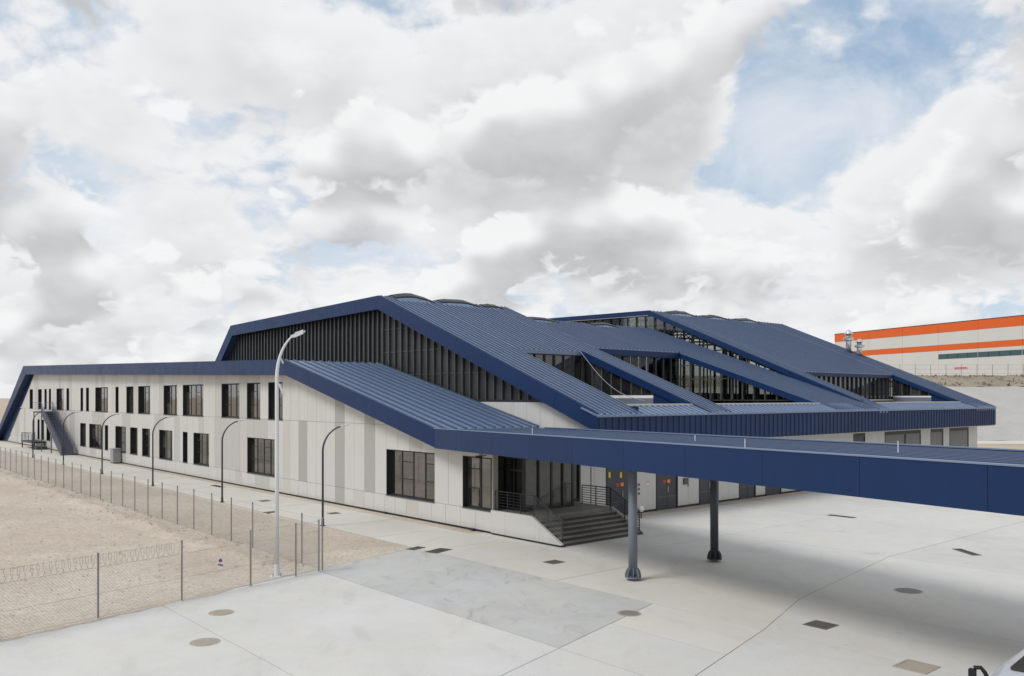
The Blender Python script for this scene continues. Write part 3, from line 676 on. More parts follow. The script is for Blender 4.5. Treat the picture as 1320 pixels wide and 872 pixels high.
for (x, y, h) in ((1.6, -7.0, .20), (3.0, -16.0, .14), (1.0, -20.5, .22), (3.2, -24.0, .24)):
    MB().tube([(x, y, ZT-0.11), (x, y, ZT+h)], 0.014, 6).obj('lightning_rod', SIGNW, can)
# wedge of flat roof between the wing and the canopy
MB().prism([(5.9, 8.37), (-0.7, 8.37), (-0.7, 8.36), (5.6, 7.0)], FVU, 4.60, 4.70).obj('flat_roof', CREAM, wing)
def column(x, y, mat):
    m = MB(); m.smooth = True; m.lathe([(0.160, 0.02), (0.160, ZB+0.05)], 24, x, y); c = m.obj('column', mat, can)
    MB().lathe([(0.29, 0.0), (0.29, 0.035), (0.27, 0.04)], 20, x, y).obj('base_plate', mat, c)
    for k in range(8):
        w = 2*math.pi*k/8+.2; ca, sa = math.cos(w), math.sin(w)
        f = lambda r, z, h: (x+ca*r-sa*h, y+sa*r+ca*h, z)
        MB().prism([(0.15, 0.03), (0.285, 0.03), (0.285, 0.12), (0.24, 0.27), (0.165, 0.36)], f, -0.012, 0.012).obj('gusset', mat, c)
    for k in range(8):
        w = 2*math.pi*(k+.5)/8+.2; MB().lathe([(0.02, 0.03), (0.02, 0.085)], 6, x+.235*math.cos(w), y+.235*math.sin(w)).obj('anchor_bolt', mat, c)
def canl(X, Y):
    d = Vector((X-BX, Y-BY)); return d.x*math.cos(CROT)+d.y*math.sin(CROT), -d.x*math.sin(CROT)+d.y*math.cos(CROT)
column(*canl(4.297, 30.24), STEELG); column(*canl(8.002, 33.665), STEELD_SHADE)  # rear column in darker steel: the canopy's shade put into its colour
column(1.0, -34.5, STEELG); column(5.6, -34.5, STEELD_SHADE)

# ================================================================== front hall: dark gable, blue slopes, open roof notch
hall = bld('front_hall', 'blue roofed hall with a dark finned gable above the office wing', 'building')
zh = lambda u: 4.29+0.3787*u
HT = [(3.64, 5.67), (24.5, 13.57), (50.0, 13.08), (65.0, 0.1)]
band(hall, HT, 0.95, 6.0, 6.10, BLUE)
HB = offset_poly(HT, 0.95)
roof_strip(hall, 3.60, 24.45, 6.11, 9.4, lambda u: zh(u)-0.03, pitch=0.42)
roof_strip(hall, 14.0, 24.45, 9.4, 15.45, lambda u: zh(u)-0.03, pitch=0.42)
roof_strip(hall, 3.60, 24.45, 15.45, 17.5, lambda u: zh(u)-0.03, pitch=0.42)
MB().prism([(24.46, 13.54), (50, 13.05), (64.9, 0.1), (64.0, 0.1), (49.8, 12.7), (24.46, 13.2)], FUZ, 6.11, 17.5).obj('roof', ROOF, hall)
# dark fins and panes of the gable
def gable(parent, u0, u1, v, zb, topf, pitch, pane_mat, fin_mat, fin_d=0.14, fin_w=0.07, name='gable_wall', fin_v=None):
    n = round((u1-u0)/pitch); g0 = vb(u0, u1, v+0.05, v+0.16, zb-0.08, zb).obj(name, fin_mat, parent)
    fm = MB().box(-fin_d, 0.0, -fin_w/2, fin_w/2, 0, 1).mesh('fin', fin_mat)
    for i in range(n+1):
        u = u0+(u1-u0)*i/n; h = topf(u)-zb
        if h > 0.08: inst('fin', fm, g0, (v, u, zb), 0, (1, 1, h))
        if i < n:
            w = u0+(u1-u0)*(i+1)/n; za, zc_ = max(topf(u), zb+.01), max(topf(w), zb+.01)
            if max(za, zc_) > zb+0.1:
                MB().hexa([(v+0.02, u+.03, zb), (v+0.04, u+.03, zb), (v+0.04, w-.03, zb), (v+0.02, w-.03, zb), (v+0.02, u+.03, za), (v+0.04, u+.03, za), (v+0.04, w-.03, zc_), (v+0.02, w-.03, zc_)]).obj('pane', pane_mat, g0)
    return g0
def clip_top(poly, pad): return lambda u: lerp_poly(poly, u)+pad
HBs = sorted(HB)
gable(hall, 7.3, 24.9, 6.72, 6.34, clip_top(HBs, 0.2), 0.76, CLAD, FIN)
gable(hall, 24.95, 57.0, 6.72, 6.34, clip_top(HBs, 0.2), 0.62, CLAD, CLADF, fin_w=0.13)
for k, zz in enumerate((8.0, 9.6, 11.2)): 
    a = [u for u in [7.3+0.2*i for i in range(240)] if clip_top(HBs, 0.0)(u) > zz]
    vb(min(a), 24.9, 6.70, 6.735, zz-.03, zz+.03).obj('rail', FIN, hall)
vb(7.2, 57.0, 6.56, 6.72, 6.22, 6.34).obj('ledge', DARK, hall)
lowp = [(4.0, 4.3), (21, 4.3), (21, 6.2), (8.0, 6.2), (4.0, 4.75)]
hw = MB().prism(lowp, FUZ, 6.60, 6.70).obj('lower_wall', JOINT, hall)
for i in range(15):
    a = 4.0+i*1.13; b = a+1.13; f = lambda u: min(6.2, 4.70+(u-4)*.375)
    MB().hexa([(6.54, a+.006, 4.3), (6.60, a+.006, 4.3), (6.60, b-.006, 4.3), (6.54, b-.006, 4.3), (6.54, a+.006, f(a)), (6.60, a+.006, f(a)), (6.60, b-.006, f(b)), (6.54, b-.006, f(b))]).obj('panel', WHITE, hw)
# inner shell so that daylight stays where it should
MB().prism([(5.0, 0.0), (5.0, 4.2), (24.5, 12.9), (50, 12.5), (64, 0.0)], FUZ, 6.9, 6.98).obj('inner_wall', INSIDE, hall)
# notch: back wall on u = 14, side glazing on v = 15.6, blue cheek, terrace, sill
def cheek(parent, u0, u1, v0, v1, zb, topf): MB().prism([(u0, zb), (u1, zb), (u1, topf(u1)), (u0, topf(u0))], FUZ, v0, v1).obj('cheek', BLUE, parent)
MB().prism([(4.0, 5.35), (14.0, 9.1), (14.0, 9.6), (3.64, 5.65)], FUZ, 15.40, 15.44).obj('edge_fascia', BLUE, hall)
gable(hall, 8.0, 14.0, 15.62, 6.64, lambda u: zh(u)-0.3, 0.86, GLASS2, FIN, name='notch_glazing', fin_d=.1)
vb(7.9, 14.0, 15.50, 15.66, 6.42, 6.60).obj('sill', SIGNW, hall); vb(7.9, 14.0, 15.52, 15.66, 5.985, 6.418).obj('upstand', STEELG, hall)
cheek(hall, 3.9, 7.95, 15.56, 15.64, 5.4, lambda u: zh(u)-0.25)
vb(14.0, 14.1, 9.4, 15.6, 6.2, 6.4).obj('sill', DARK, hall)
for i in range(8):
    v = 9.45+i*0.86; vb(13.93, 14.03, v-.03, v+.03, 6.4, 9.3).obj('fin', FIN, hall)
    if i < 7: vb(14.06, 14.09, v+.03, v+.83, 6.4, 9.3).obj('pane', GLASS2, hall)
vb(13.92, 14.06, 9.4, 15.45, 9.24, 9.30).obj('edge_trim', DARK, hall)
vb(4.6, 14.0, 9.4, 15.6, 5.85, 5.98).obj('terrace', STEELG, hall)
vb(3.8, 14, 9.32, 9.38, 5.2, 6.0).obj('cheek', BLUE, hall)
# loose cable hanging across the notch
pts = []
for i in range(15):
    s = i/14; a = Vector((15.2, 13.9, 9.55)); b = Vector((15.0, 8.1, 6.25)); p = a.lerp(b, s); p.z -= 0.75*math.sin(math.pi*s); pts.append(p)
hang = MB(); hang.smooth = True; hang.tube(pts, 0.020, 6)
cab = empty('hanging_cable', W(0, 0), ROT, 'thin pale cable sagging across the dark notch glazing of the front hall roof', 'cable'); hang.obj('cable', WIRE, cab)
def ridge_vent(parent, u, v0, v1, z, h, w=2.2):
    m = MB(); n = 6
    prof = [(-w*.6, 0), (-w*.45, h*.75), (-w*.2, h), (w*.25, h*.9), (w*.8, 0)]
    for i in range(n+1):
        s = i/n; k = math.sin(math.pi*min(max(s, 0.05), .95))**(0.35+.5*s)*random.uniform(.86, 1.1); v = v0+(v1-v0)*s
        for (du, dz) in prof: m.v.append((v, u+du, z-0.35*abs(du)*0.9+dz*k))
    L = len(prof)
    for i in range(n):
        for j in range(L-1): m.f.append((i*L+j, i*L+j+1, (i+1)*L+j+1, (i+1)*L+j))
    m.f += [tuple(range(L)), tuple(n*L+j for j in range(L))]
    o = m.obj('ridge_vent', ROOF, parent); c = MB(); a, b = 1, 3
    for i in range(n+1):
        P_ = [m.v[i*L+j] for j in (a, 2, b)]; c.v += [(p[0], p[1], p[2]+.02) for p in P_]+[(p[0], p[1], p[2]+.10) for p in P_]
    for i in range(n):
        for (p, q_) in ((0, 1), (1, 2), (2, 5), (5, 4), (4, 3), (3, 0)): c.f.append((i*6+p, i*6+q_, (i+1)*6+q_, (i+1)*6+p))
    c.f += [(0, 1, 2, 5, 4, 3), tuple(n*6+k for k in (0, 1, 2, 5, 4, 3))]
    c.obj('louvre', DARK, o)
    return o
for v0, v1, h in ((6.9, 10.2, .40), (10.9, 14.4, .32), (14.9, 16.8, .2)): ridge_vent(hall, 24.7, v0, v1, 13.5, h)

# ================================================================== link: lower roof between the halls
mid = bld('link_roof', 'lower blue roof and tall open glazing between the two halls', 'building')
zm = lambda u: 4.43+0.333*u
roof_strip(mid, 17.2, 25.3, 17.52, 35.9, zm, pitch=0.46)
roof_strip(mid, 3.60, 17.2, 30.0, 35.9, zm, pitch=0.46)
MB().prism([(3.75, 5.15), (17.2, 9.65), (17.2, 10.08), (3.70, 5.62)], FUZ, 29.94, 29.98).obj('edge_fascia', BLUE, mid)
vb(17.10, 17.18, 17.55, 29.98, 9.62, 10.08).obj('edge_fascia', BLUE, mid)
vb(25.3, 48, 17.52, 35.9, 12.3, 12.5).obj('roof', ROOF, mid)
gable(mid, 5.4, 17.2, 30.2, 6.30, lambda u: zm(u)-0.4, 0.95, CLEAR, FIN, name='link_glazing', fin_d=.12)
m_ = vb(11.7, 17.2, 30.16, 30.24, 7.9, 7.98).obj('rail', FIN, mid)
vb(15.0, 17.2, 30.16, 30.24, 9.0, 9.07).obj('rail', FIN, mid)
for i in range(14):
    v = 17.6+i*0.95; vb(17.22, 17.34, v-.035, v+.035, 6.3, 9.7).obj('fin', FIN, mid)
    if i < 13: vb(17.36, 17.39, v+.035, v+.915, 6.3, 9.7).obj('pane', CLEAR, mid)
vb(4.6, 17.3, 17.5, 30.0, 5.85, 5.98).obj('terrace', STEELG, mid)
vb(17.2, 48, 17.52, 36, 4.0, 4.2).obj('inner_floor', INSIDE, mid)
for (u, v) in ((20, 21), (20, 26), (20, 31), (26, 21), (26, 27), (26, 33), (33, 22), (33, 30), (12, 33), (8, 33)):
    vb(u-.15, u+.15, v-.15, v+.15, 4.2, min(zm(u)-.3, 12.4)).obj('inner_column', FIN, mid)
for v0, v1 in ((19.5, 23.5), (27.5, 30.8)): ridge_vent(mid, 25.2, v0, v1, 12.75, .28, 1.5)

# ================================================================== rear hall
rear = bld('rear_hall', 'tall rear hall with a blue slope and truss filled glazed gable', 'building')
zr = lambda u: 5.6+0.409*(u-3.5)
RT = [(3.5, 5.60), (25.5, 14.60), (46.0, 14.90), (60, 2.0)]
band(rear, RT, 0.42, 36.0, 36.10, BLUE)
RB = sorted(offset_poly(RT, 0.42))
band(rear, offset_poly(RT, 0.43)[1:3], 0.08, 36.02, 36.08, GALV, name='edge_trim')
roof_strip(rear, 3.55, 25.45, 36.11, 37.7, lambda u: zr(u)-.03, pitch=0.55)
roof_strip(rear, 10.9, 25.45, 37.7, 54.0, lambda u: zr(u)-.03, pitch=0.55)
roof_strip(rear, 3.55, 25.45, 54.0, 58.5, lambda u: zr(u)-.03, pitch=0.55)
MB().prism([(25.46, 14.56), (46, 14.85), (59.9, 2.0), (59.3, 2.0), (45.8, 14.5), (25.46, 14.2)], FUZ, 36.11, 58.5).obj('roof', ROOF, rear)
gable(rear, 5.0, 44.0, 36.4, 6.3, clip_top(RB, 0.05), 1.1, CLEAR, DARK, fin_d=.10, fin_w=.09)
gable(rear, 5.0, 44.0, 58.2, 6.3, clip_top(RB, 0.05), 1.1, CLEAR, DARK, fin_d=.10, fin_w=.16, name='far_gable_wall')
def truss(parent, v, ub, ue, botf, topf, step=2.4):
    m = MB(); n = round((ue-ub)/step); us = [ub+(ue-ub)*i/n for i in range(n+1)]
    m.tube([(v, u, botf(u)) for u in us], 0.09, 5); m.tube([(v, u, topf(u)) for u in us], 0.09, 5); t = m.obj('truss', FIN, parent)
    for i, (a, b) in enumerate(zip(us, us[1:])):
        if topf(a)-botf(a) < .2: continue
        MB().tube([(v, a, botf(a)), (v, a, topf(a))], 0.05, 5).obj('web', FIN, t)
        p, q = ((v, a, botf(a)), (v, b, topf(b))) if i % 2 else ((v, a, topf(a)), (v, b, botf(b)))
        MB().tube([p, q], 0.05, 5).obj('web', FIN, t)
    return t
for v in (36.9, 44.0, 51.0, 57.6): truss(rear, v, 13.5 if v in (44.0, 51.0) else 8, 44, lambda u: lerp_poly([(6, 5.7), (25.5, 12.4), (44, 12.9)], u), lambda u: lerp_poly([(6, 6.1), (25.5, 14.0), (44, 14.3)], u)-.15)
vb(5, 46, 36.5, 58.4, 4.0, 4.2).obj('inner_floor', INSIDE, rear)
for u in (9, 16, 24, 32, 40):
    for v in ((37.2, 57.4) if u < 12 else (37.2, 47, 57.4)): vb(u-.18, u+.18, v-.18, v+.18, 4.2, lerp_poly([(5, 5.8), (25.5, 14.0), (44, 14.2)], u)).obj('inner_column', FIN, rear)
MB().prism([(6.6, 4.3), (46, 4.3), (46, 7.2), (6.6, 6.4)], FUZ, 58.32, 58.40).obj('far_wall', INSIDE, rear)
gable(rear, 7.6, 10.9, 54.2, 6.62, lambda u: zr(u)-.3, 0.8, GLASS2, FIN, name='notch_glazing')
vb(7.4, 10.9, 54.08, 54.22, 6.46, 6.60).obj('sill', SIGNW, rear); vb(7.4, 10.9, 54.10, 54.22, 5.985, 6.458).obj('upstand', STEELG, rear); cheek(rear, 4.0, 7.5, 54.12, 54.2, 5.4, lambda u: zr(u)-.25)
MB().prism([(3.9, 5.45), (10.9, 8.2), (10.9, 8.6), (3.6, 5.6)], FUZ, 53.93, 53.98).obj('edge_fascia', BLUE, rear)
vb(10.78, 10.88, 37.72, 53.95, 8.25, 8.55).obj('edge_trim', BLUE, rear)
for i in range(21):
    v = 37.8+i*0.8; vb(10.95, 11.05, v-.035, v+.035, 6.3, 8.3).obj('fin', FIN, rear)
    if i < 20: vb(11.08, 11.12, v+.035, v+.765, 6.3, 8.3).obj('pane', GLASS2, rear)
vb(10.8, 10.95, 37.7, 54, 6.16, 6.28).obj('sill', CREAM, rear)
vb(4.6, 11, 37.7, 54.1, 5.85, 5.98).obj('terrace', STEELG, rear)
for v0, v1, h in ((38.5, 42.5, .36), (44, 48, .30), (49.5, 53.5, .32)): ridge_vent(rear, 25.7, v0, v1, 14.5, h, 1.9)
def flue(u, v, r, h, lab):
    z = zr(u)-.1; f = empty('flue', W(u, v, z), 0, lab, 'flue')
    m = MB(); m.smooth = True; m.lathe([(r, 0), (r, h)], 16); m.obj('pipe', CHROME, f)
    m = MB(); m.lathe([(r*1.15, h*.62), (r*1.9, h*.66), (r*1.95, h*.78), (r*1.25, h*.84)], 16); m.obj('collar', CHROME, f)
    m = MB(); m.lathe([(r*1.25, h), (r*1.7, h*1.02), (r*1.1, h*1.14), (r*.25, h*1.24)], 16); m.obj('cowl', CHROME, f)
    MB().lathe([(r*1.5, -0.15), (r*1.4, 0.15), (r*1.02, 0.22)], 16).obj('flashing', DARK, f)
flue(17.0, 57.3, 0.27, 1.9, 'taller bright steel roof flue with conical cowl on the rear hall'); flue(16.0, 57.6, 0.25, 1.45, 'shorter bright steel roof flue beside the taller one on the rear hall')

# ================================================================== eaves band and door wall facing the yard
eav = bld('yard_side_range', 'ribbed blue eaves band above the white and dark doors facing the yard', 'building')
vb(3.56, 4.0, 5.86, 58.6, 3.97, 5.55).obj('eaves_band', BLUE, eav)
rm = MB().prism([(-0.11, 0), (-0.075, -0.045), (0.075, -0.045), (0.11, 0)], lambda v, d, z: (v, 3.558+d, z), 3.97, 5.55).mesh('rib', BLUE)
for i in range(105): inst('rib', rm, eav, (6.12+i*0.5, 0, 0))
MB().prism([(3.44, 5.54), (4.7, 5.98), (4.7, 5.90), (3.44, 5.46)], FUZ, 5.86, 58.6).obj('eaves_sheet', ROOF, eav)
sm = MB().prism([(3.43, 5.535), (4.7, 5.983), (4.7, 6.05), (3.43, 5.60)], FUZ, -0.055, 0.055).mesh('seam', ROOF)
for i in range(105): inst('seam', sm, eav, (6.12+i*0.5, 0, 0))
for (a, b) in ((9.6, 15.3), (17.7, 29.8), (37.9, 53.8)): vb(4.72, 5.6, a, b, 5.99, 6.10).obj('gutter_edge', CREAM, eav)
vb(3.6, 5.05, 6.4, 58.5, 3.90, 3.965).obj('soffit', SOFF, eav)
vb(3.58, 6.5, 58.5, 58.58, 3.97, 5.55).obj('end_band', BLUE, eav)
doorwall = vb(5.08, 5.3, 6.26, 58.2, 0.0, 3.95).obj('wall', JOINT, eav)
segs = [(6.26, 8.1, 'w'), (8.1, 10.6, 'd'), (10.6, 12.27, 'w'), (12.27, 14.25, 'd'), (14.25, 16.28, 'w'), (16.28, 18.23, 'd'), (18.23, 20.41, 'w'), (20.41, 22.26, 'd'), (22.26, 23.39, 'w'), (23.39, 25.27, 'd'),
        (25.27, 35.06, 'w'), (35.06, 36.85, 'd'), (36.85, 40.04, 'w'), (40.04, 43.6, 'g'), (43.6, 46.4, 'g'), (46.4, 48.3, 'w'), (48.3, 50.8, 'g'), (50.8, 52.1, 'w'), (52.1, 56.2, 'g'), (56.2, 58.2, 'w')]
doors = []
for (a, b, k) in segs:
    if k == 'w':
        n = max(1, round((b-a)/1.15))
        for i in range(n):
            p, q_ = a+(b-a)*i/n, a+(b-a)*(i+1)/n
            vb(5.0, 5.08, p+.006, q_-.006, 0.12, 3.9).obj('panel', WHITE, doorwall)
        vb(5.02, 5.08, a, b, -0.03, 0.11).obj('plinth', DARK, eav)
    else:
        mt = DOORD if k == 'd' else DOORG
        fr = MB(); fr.box(a, a+.08, 4.98, 5.08, 0, 3.9); fr.box(b-.08, b, 4.98, 5.08, 0, 3.9); fr.box(a+.08, b-.08, 4.98, 5.08, 3.5, 3.9)
        d = fr.obj('door', DARK, eav); m_ = (a+b)/2
        for (p, q_) in ((a+.08, m_-.004), (m_+.004, b-.08)):
            vb(5.03, 5.075, p, q_, 0.02, 3.5).obj('leaf', mt, d)
            vb(5.015, 5.032, p+.06, q_-.06, 0.72, 0.80).obj('kick_rail', SILL, d); vb(5.020, 5.032, p+.05, q_-.05, 0.10, 0.68).obj('kick_plate', DOORD, d)
        MB().tube([(m_+.10, 5.0, 1.0), (m_+.10, 5.0, 1.35)], 0.018, 6).obj('handle', CHROME, d)
        doors.append((a, b, d))
def sticker(parent, v, z, w, h, mat, name='sticker', u=5.026): vb(u, u+.004, v-w/2, v+w/2, z-h/2, z+h/2).obj(name, mat, parent)
d = doors[0][2]
sticker(d, 8.42, 2.28, .15, .30, YEL); sticker(d, 9.34, 2.22, .15, .30, YEL); sticker(d, 9.08, 1.70, .20, .18, RED); sticker(d, 9.44, 1.70, .22, .20, ORA)
sticker(d, 10.2, 2.2, .15, .3, YEL)
sticker(doors[1][2], 13.07, 1.62, .20, .17, RED); sticker(doors[1][2], 13.46, 1.62, .24, .20, ORA)
sticker(doorwall, 11.56, 1.60, .34, .34, PINK, 'notice', 4.993); sticker(doorwall, 11.56, 1.57, .26, .10, SIGNW, 'notice_text', 4.989)
vb(4.90, 5.0, 14.75, 15.1, 1.35, 1.7).obj('meter_box', SILL, eav); MB().tube([(15.2, 4.96, 1.2), (15.2, 4.96, 1.9), (15.25, 4.96, 2.0)], .03, 6).obj('conduit', GALV, eav)
for z in (1.6, 1.35, 1.1): vb(4.96, 5.0, 10.72, 10.84, z-.06, z+.06).obj('switch_box', SILL, eav)
gl = empty('globe_lamp', W(3.6, 9.35), 0, 'small round white lamp on a short dark stem beside the steps', 'lamp')
MB().tube([(0, 0, 0), (0, 0, 0.35)], 0.03, 8).obj('stem', DARK, gl); m = MB(); m.smooth = True
m.lathe([(0.02, .33)]+[(0.17*math.sin(a), 0.50-0.17*math.cos(a)) for a in [math.pi*i/10 for i in range(1, 10)]]+[(0.01, .67)], 14); m.obj('globe', SIGNW, gl)

# ================================================================== lamp posts
def arc_post(h0, reach, rise, r0, r1, n=14, up_first=True):
    pts = [(0, 0, 0), (0, 0, h0*.5), (0, 0, h0)]
    for i in range(1, n+1):
        a = math.pi/2*i/n*0.86; pts.append((reach*(1-math.cos(a))/(1-math.cos(math.pi/2*.86)), 0, h0+rise*math.sin(a)/math.sin(math.pi/2*.86)))
    return pts
def path_lamp(u, lab):
    o = empty('path_lamp', W(u, -4.84), ROT, lab, 'lamp post', 'dark curved lamp posts along the facade path')
    p = arc_post(3.75, 1.05, 1.25, .06, .04); m = MB(); m.smooth = True; m.tube(p, 0.058, 8, r_end=0.036); m.obj('pole', POLED, o)
    m = MB(); m.hexa([(1.0, -.09, 4.93), (1.55, -.06, 5.06), (1.55, .06, 5.06), (1.0, .09, 4.93), (1.0, -.08, 5.03), (1.55, -.05, 5.11), (1.55, .05, 5.11), (1.0, .08, 5.03)]); m.obj('lamp_head', POLEW, o)
    MB().lathe([(0.13, 0), (0.13, .03), (0.075, .04), (0.07, .35)], 12).obj('base_plate', POLED, o)
    return o
wheres = ['beside the gravel corner facing the big lower window', 'facing the plain wall between two lower windows', 'facing the pair of tall windows past the cabinet', 'standing by the grey utility cabinet', 'standing at the foot of the steel fire stair', 'by the small steel landing at the sloping end']
p0 = path_lamp(12.37, 'dark curved path lamp '+wheres[0])
for i in range(1, 6):
    c = copy_tree(p0); c.location = W(12.37+12.8*i, -4.84); c['label'] = 'dark curved path lamp '+wheres[i]
sl_ = empty('street_lamp', (-8.508, 30.83, 0), math.radians(16), 'tall white street lamp with curved arm standing in the fence corner', 'street lamp')
m = MB(); m.smooth = True; pts = [(0, 0, 0.03), (0, 0, 4), (0, 0, 7.2)]
for i in range(1, 13): a = math.radians(68)*i/12; pts.append((0.60*(1-math.cos(a))/(1-math.cos(math.radians(68))), 0, 7.2+1.55*math.sin(a)/math.sin(math.radians(68))))
m.tube(pts, 0.075, 12, r_end=0.028); m.obj('pole', POLEW, sl_)
hd = MB(); hd.smooth = False
hd.hexa([(.50, -.06, 8.64), (1.00, -.05, 8.87), (1.00, .05, 8.87), (.50, .06, 8.64), (.48, -.04, 8.74), (.98, -.03, 8.93), (.98, .03, 8.93), (.48, .04, 8.74)])
hd.hexa([(.60, -.17, 8.655), (.92, -.13, 8.80), (.92, .13, 8.80), (.60, .17, 8.655), (.63, -.13, 8.84), (.92, -.09, 8.955), (.92, .09, 8.955), (.63, .13, 8.84)])
hd.obj('lamp_head', POLEW, sl_)
MB().lathe([(0.24, 0), (0.24, .03), (0.10, .04), (0.09, .45)], 14).obj('base_plate', POLEW, sl_)
for k in range(4):
    a = math.pi/4+k*math.pi/2; MB().lathe([(.02, .03), (.02, .09)], 6, .19*math.cos(a), .19*math.sin(a)).obj('anchor_bolt', GALV, sl_)
MB().tube([(0.10, 0, 7.95), (0.22, 0.02, 7.72)], 0.035, 8).obj('bracket', POLEW, sl_); MB().tube([(0.04, 0, 6.98), (0.10, -0.02, 6.9), (0.26, -0.03, 6.52)], 0.045, 8).obj('bracket', POLEW, sl_)

# ================================================================== fences
def chain_mesh(L, H, s=0.072, r=0.0021):
    m = MB(); k = s*math.sqrt(2)
    def seg(a, b):
        d = Vector((b[0]-a[0], 0, b[1]-a[1])).normalized(); n_ = Vector((-d.z, 0, d.x))*r; b0 = len(m.v)
        A = Vector((a[0], 0, a[1])); B_ = Vector((b[0], 0, b[1])); o_ = Vector((0, r*1.3, 0))
        for P in (A, B_):
            m.v += [tuple(P+n_-o_*.5), tuple(P-n_-o_*.5), tuple(P+o_)]
        for i in range(3): m.f.append((b0+i, b0+(i+1) % 3, b0+3+(i+1) % 3, b0+3+i))
    x = -H
    while x < L:
        a = max(x, 0); b = min(x+H, L)
        if b-a > .01: seg((a, a-x), (b, b-x)); seg((L-a, a-x), (L-b, b-x))
        x += k
    return m
def fence(name, label, P0, dirv, us, H, coil=None, mesh_h=None):
    f = empty(name, P0, math.atan2(dirv.y, dirv.x), label, 'fence')
    pm = MB().tube([(0, 0, -0.05), (0, 0, H)], 0.028, 8).mesh('post', GALV); cm = MB().lathe([(0.036, H), (0.034, H+.03), (.01, H+.045)], 8).mesh('post_cap', GALV)
    MHs = mesh_h or H-0.42
    memo = {}
    for i, x in enumerate(us):
        p = inst('post', pm, f, (x, 0, 0)); inst('post_cap', cm, p)
        MB().lathe([(0.07, -.02), (0.06, .03)], 8).obj('footing', CONC, p)
        if i < len(us)-1:
            L = us[i+1]-x; key = round(L, 2)
            if key not in memo: memo[key] = chain_mesh(L, MHs).mesh('mesh_panel', WIRE)
            inst('mesh_panel', memo[key], f, (x, 0, 0.03))
    L0, L1_ = us[0], us[-1]
    for z in (0.06, MHs*.5, MHs+.03, H-.03): MB().tube([(L0, 0, z), (L1_, 0, z)], 0.0045, 4).obj('tension_wire', WIRE, f)
    if coil:
        a, b = coil; m = MB(); n = int((b-a)/0.17)*16; R = 0.195; zc_ = MHs+.03+R
        m.tube([(a+(b-a)*i/n, R*math.sin(2*math.pi*i/16)*.8, zc_+R*math.cos(2*math.pi*i/16)) for i in range(n+1)], 0.006, 3); m.obj('razor_coil', WIRE, f)
    return f
ua = [2.34]+[3.98+2.26*i for i in range(48)]
P = W(0, -10.26); fence('chain_link_fence', 'long chain link fence of grey posts running parallel to the white facade', P, CU, ua, 1.95)
ua0 = W(1.72, -10.26)
e1 = (W(-0.15, -20.9)-W(2.3, -10.43)); e1.z = 0; e1.normalize()
fb = fence('chain_link_fence', 'chain link fence with razor coil between the gravel plot and the concrete yard', W(2.3, -10.43), e1, [0.0, 1.08, 3.04, 5.66, 8.38, 11.1, 13.8, 16.5], 1.90, coil=(5.8, 16.4))
sg = empty('warning_sign', W(2.3, -10.43)+e1*4.25, math.atan2(e1.y, e1.x), 'small white warning sign with dark and red print wired to the fence', 'sign')
sg.location.z = 1.0
MB().box(-0.12, 0.12, 0.012, 0.02, -0.20, 0.20).obj('plate', SIGNW, sg); MB().prism([(-.06, .02), (-.07, .07), (-.03, .13), (.03, .13), (.07, .07), (.06, .02)], lambda a, b, h: (a, h, b), 0.021, 0.024).obj('symbol', MAG, sg)
MB().prism([(-.10, -.13), (.10, -.07), (.10, -.02), (-.10, -.08)], lambda a, b, h: (a, h, b), 0.021, 0.024).obj('lettering', MAG, sg)
# loose stones of the plot
rs = random.Random(3); pb = MB()
for i in range(9000):
    if i < 5200: u_, v_ = rs.uniform(0, 30), rs.uniform(-27, -5.2)
    else: u_, v_ = rs.uniform(2, 80), rs.uniform(-40, -5.2)
    if u_ < L1(v_)+.15: continue
    p = W(u_, v_); s = rs.choice((.018, .022, .03, .045)) * rs.uniform(.7, 1.3); b0 = len(pb.v)
    for (a, b, c) in ((1,0,0),(0,1,0),(-1,0,0),(0,-1,0),(0,0,.8)): pb.v.append((p.x+a*s*rs.uniform(.7, 1.3), p.y+b*s*rs.uniform(.7, 1.3), gz(u_, v_)-.004+c*s))
    pb.f += [(b0, b0+1, b0+4), (b0+1, b0+2, b0+4), (b0+2, b0+3, b0+4), (b0+3, b0, b0+4)]
wd_ = MB()                                                      # sparse dry weeds, mostly along the fences
for i in range(260):
    u_ = rs.uniform(2, 60); v_ = rs.choice((rs.gauss(-11.8, .7), rs.gauss(-10.6, .3), rs.uniform(-24, -5.4)))
    if u_ < L1(v_)+.1 or v_ > -5.1: continue
    p = W(u_, v_); z = gz(u_, v_)-.01
    for k in range(rs.randint(4, 9)):
        a = rs.uniform(0, 6.28); h = rs.uniform(.05, .17); b0 = len(wd_.v); ox, oy = rs.gauss(0, .06), rs.gauss(0, .06)
        wd_.v += [(p.x+ox-.006, p.y+oy, z), (p.x+ox+.006, p.y+oy, z), (p.x+ox+math.cos(a)*h*.5, p.y+oy+math.sin(a)*h*.5, z+h)]; wd_.f.append((b0, b0+1, b0+2))
tag(wd_.obj('dry_weeds', DRYPL), 'sparse dry weeds growing along the fence lines', 'weeds', kind='stuff')
tag(pb.obj('loose_stones', PEB), 'loose tan stones strewn over the gravel plot', 'stones', kind='stuff')

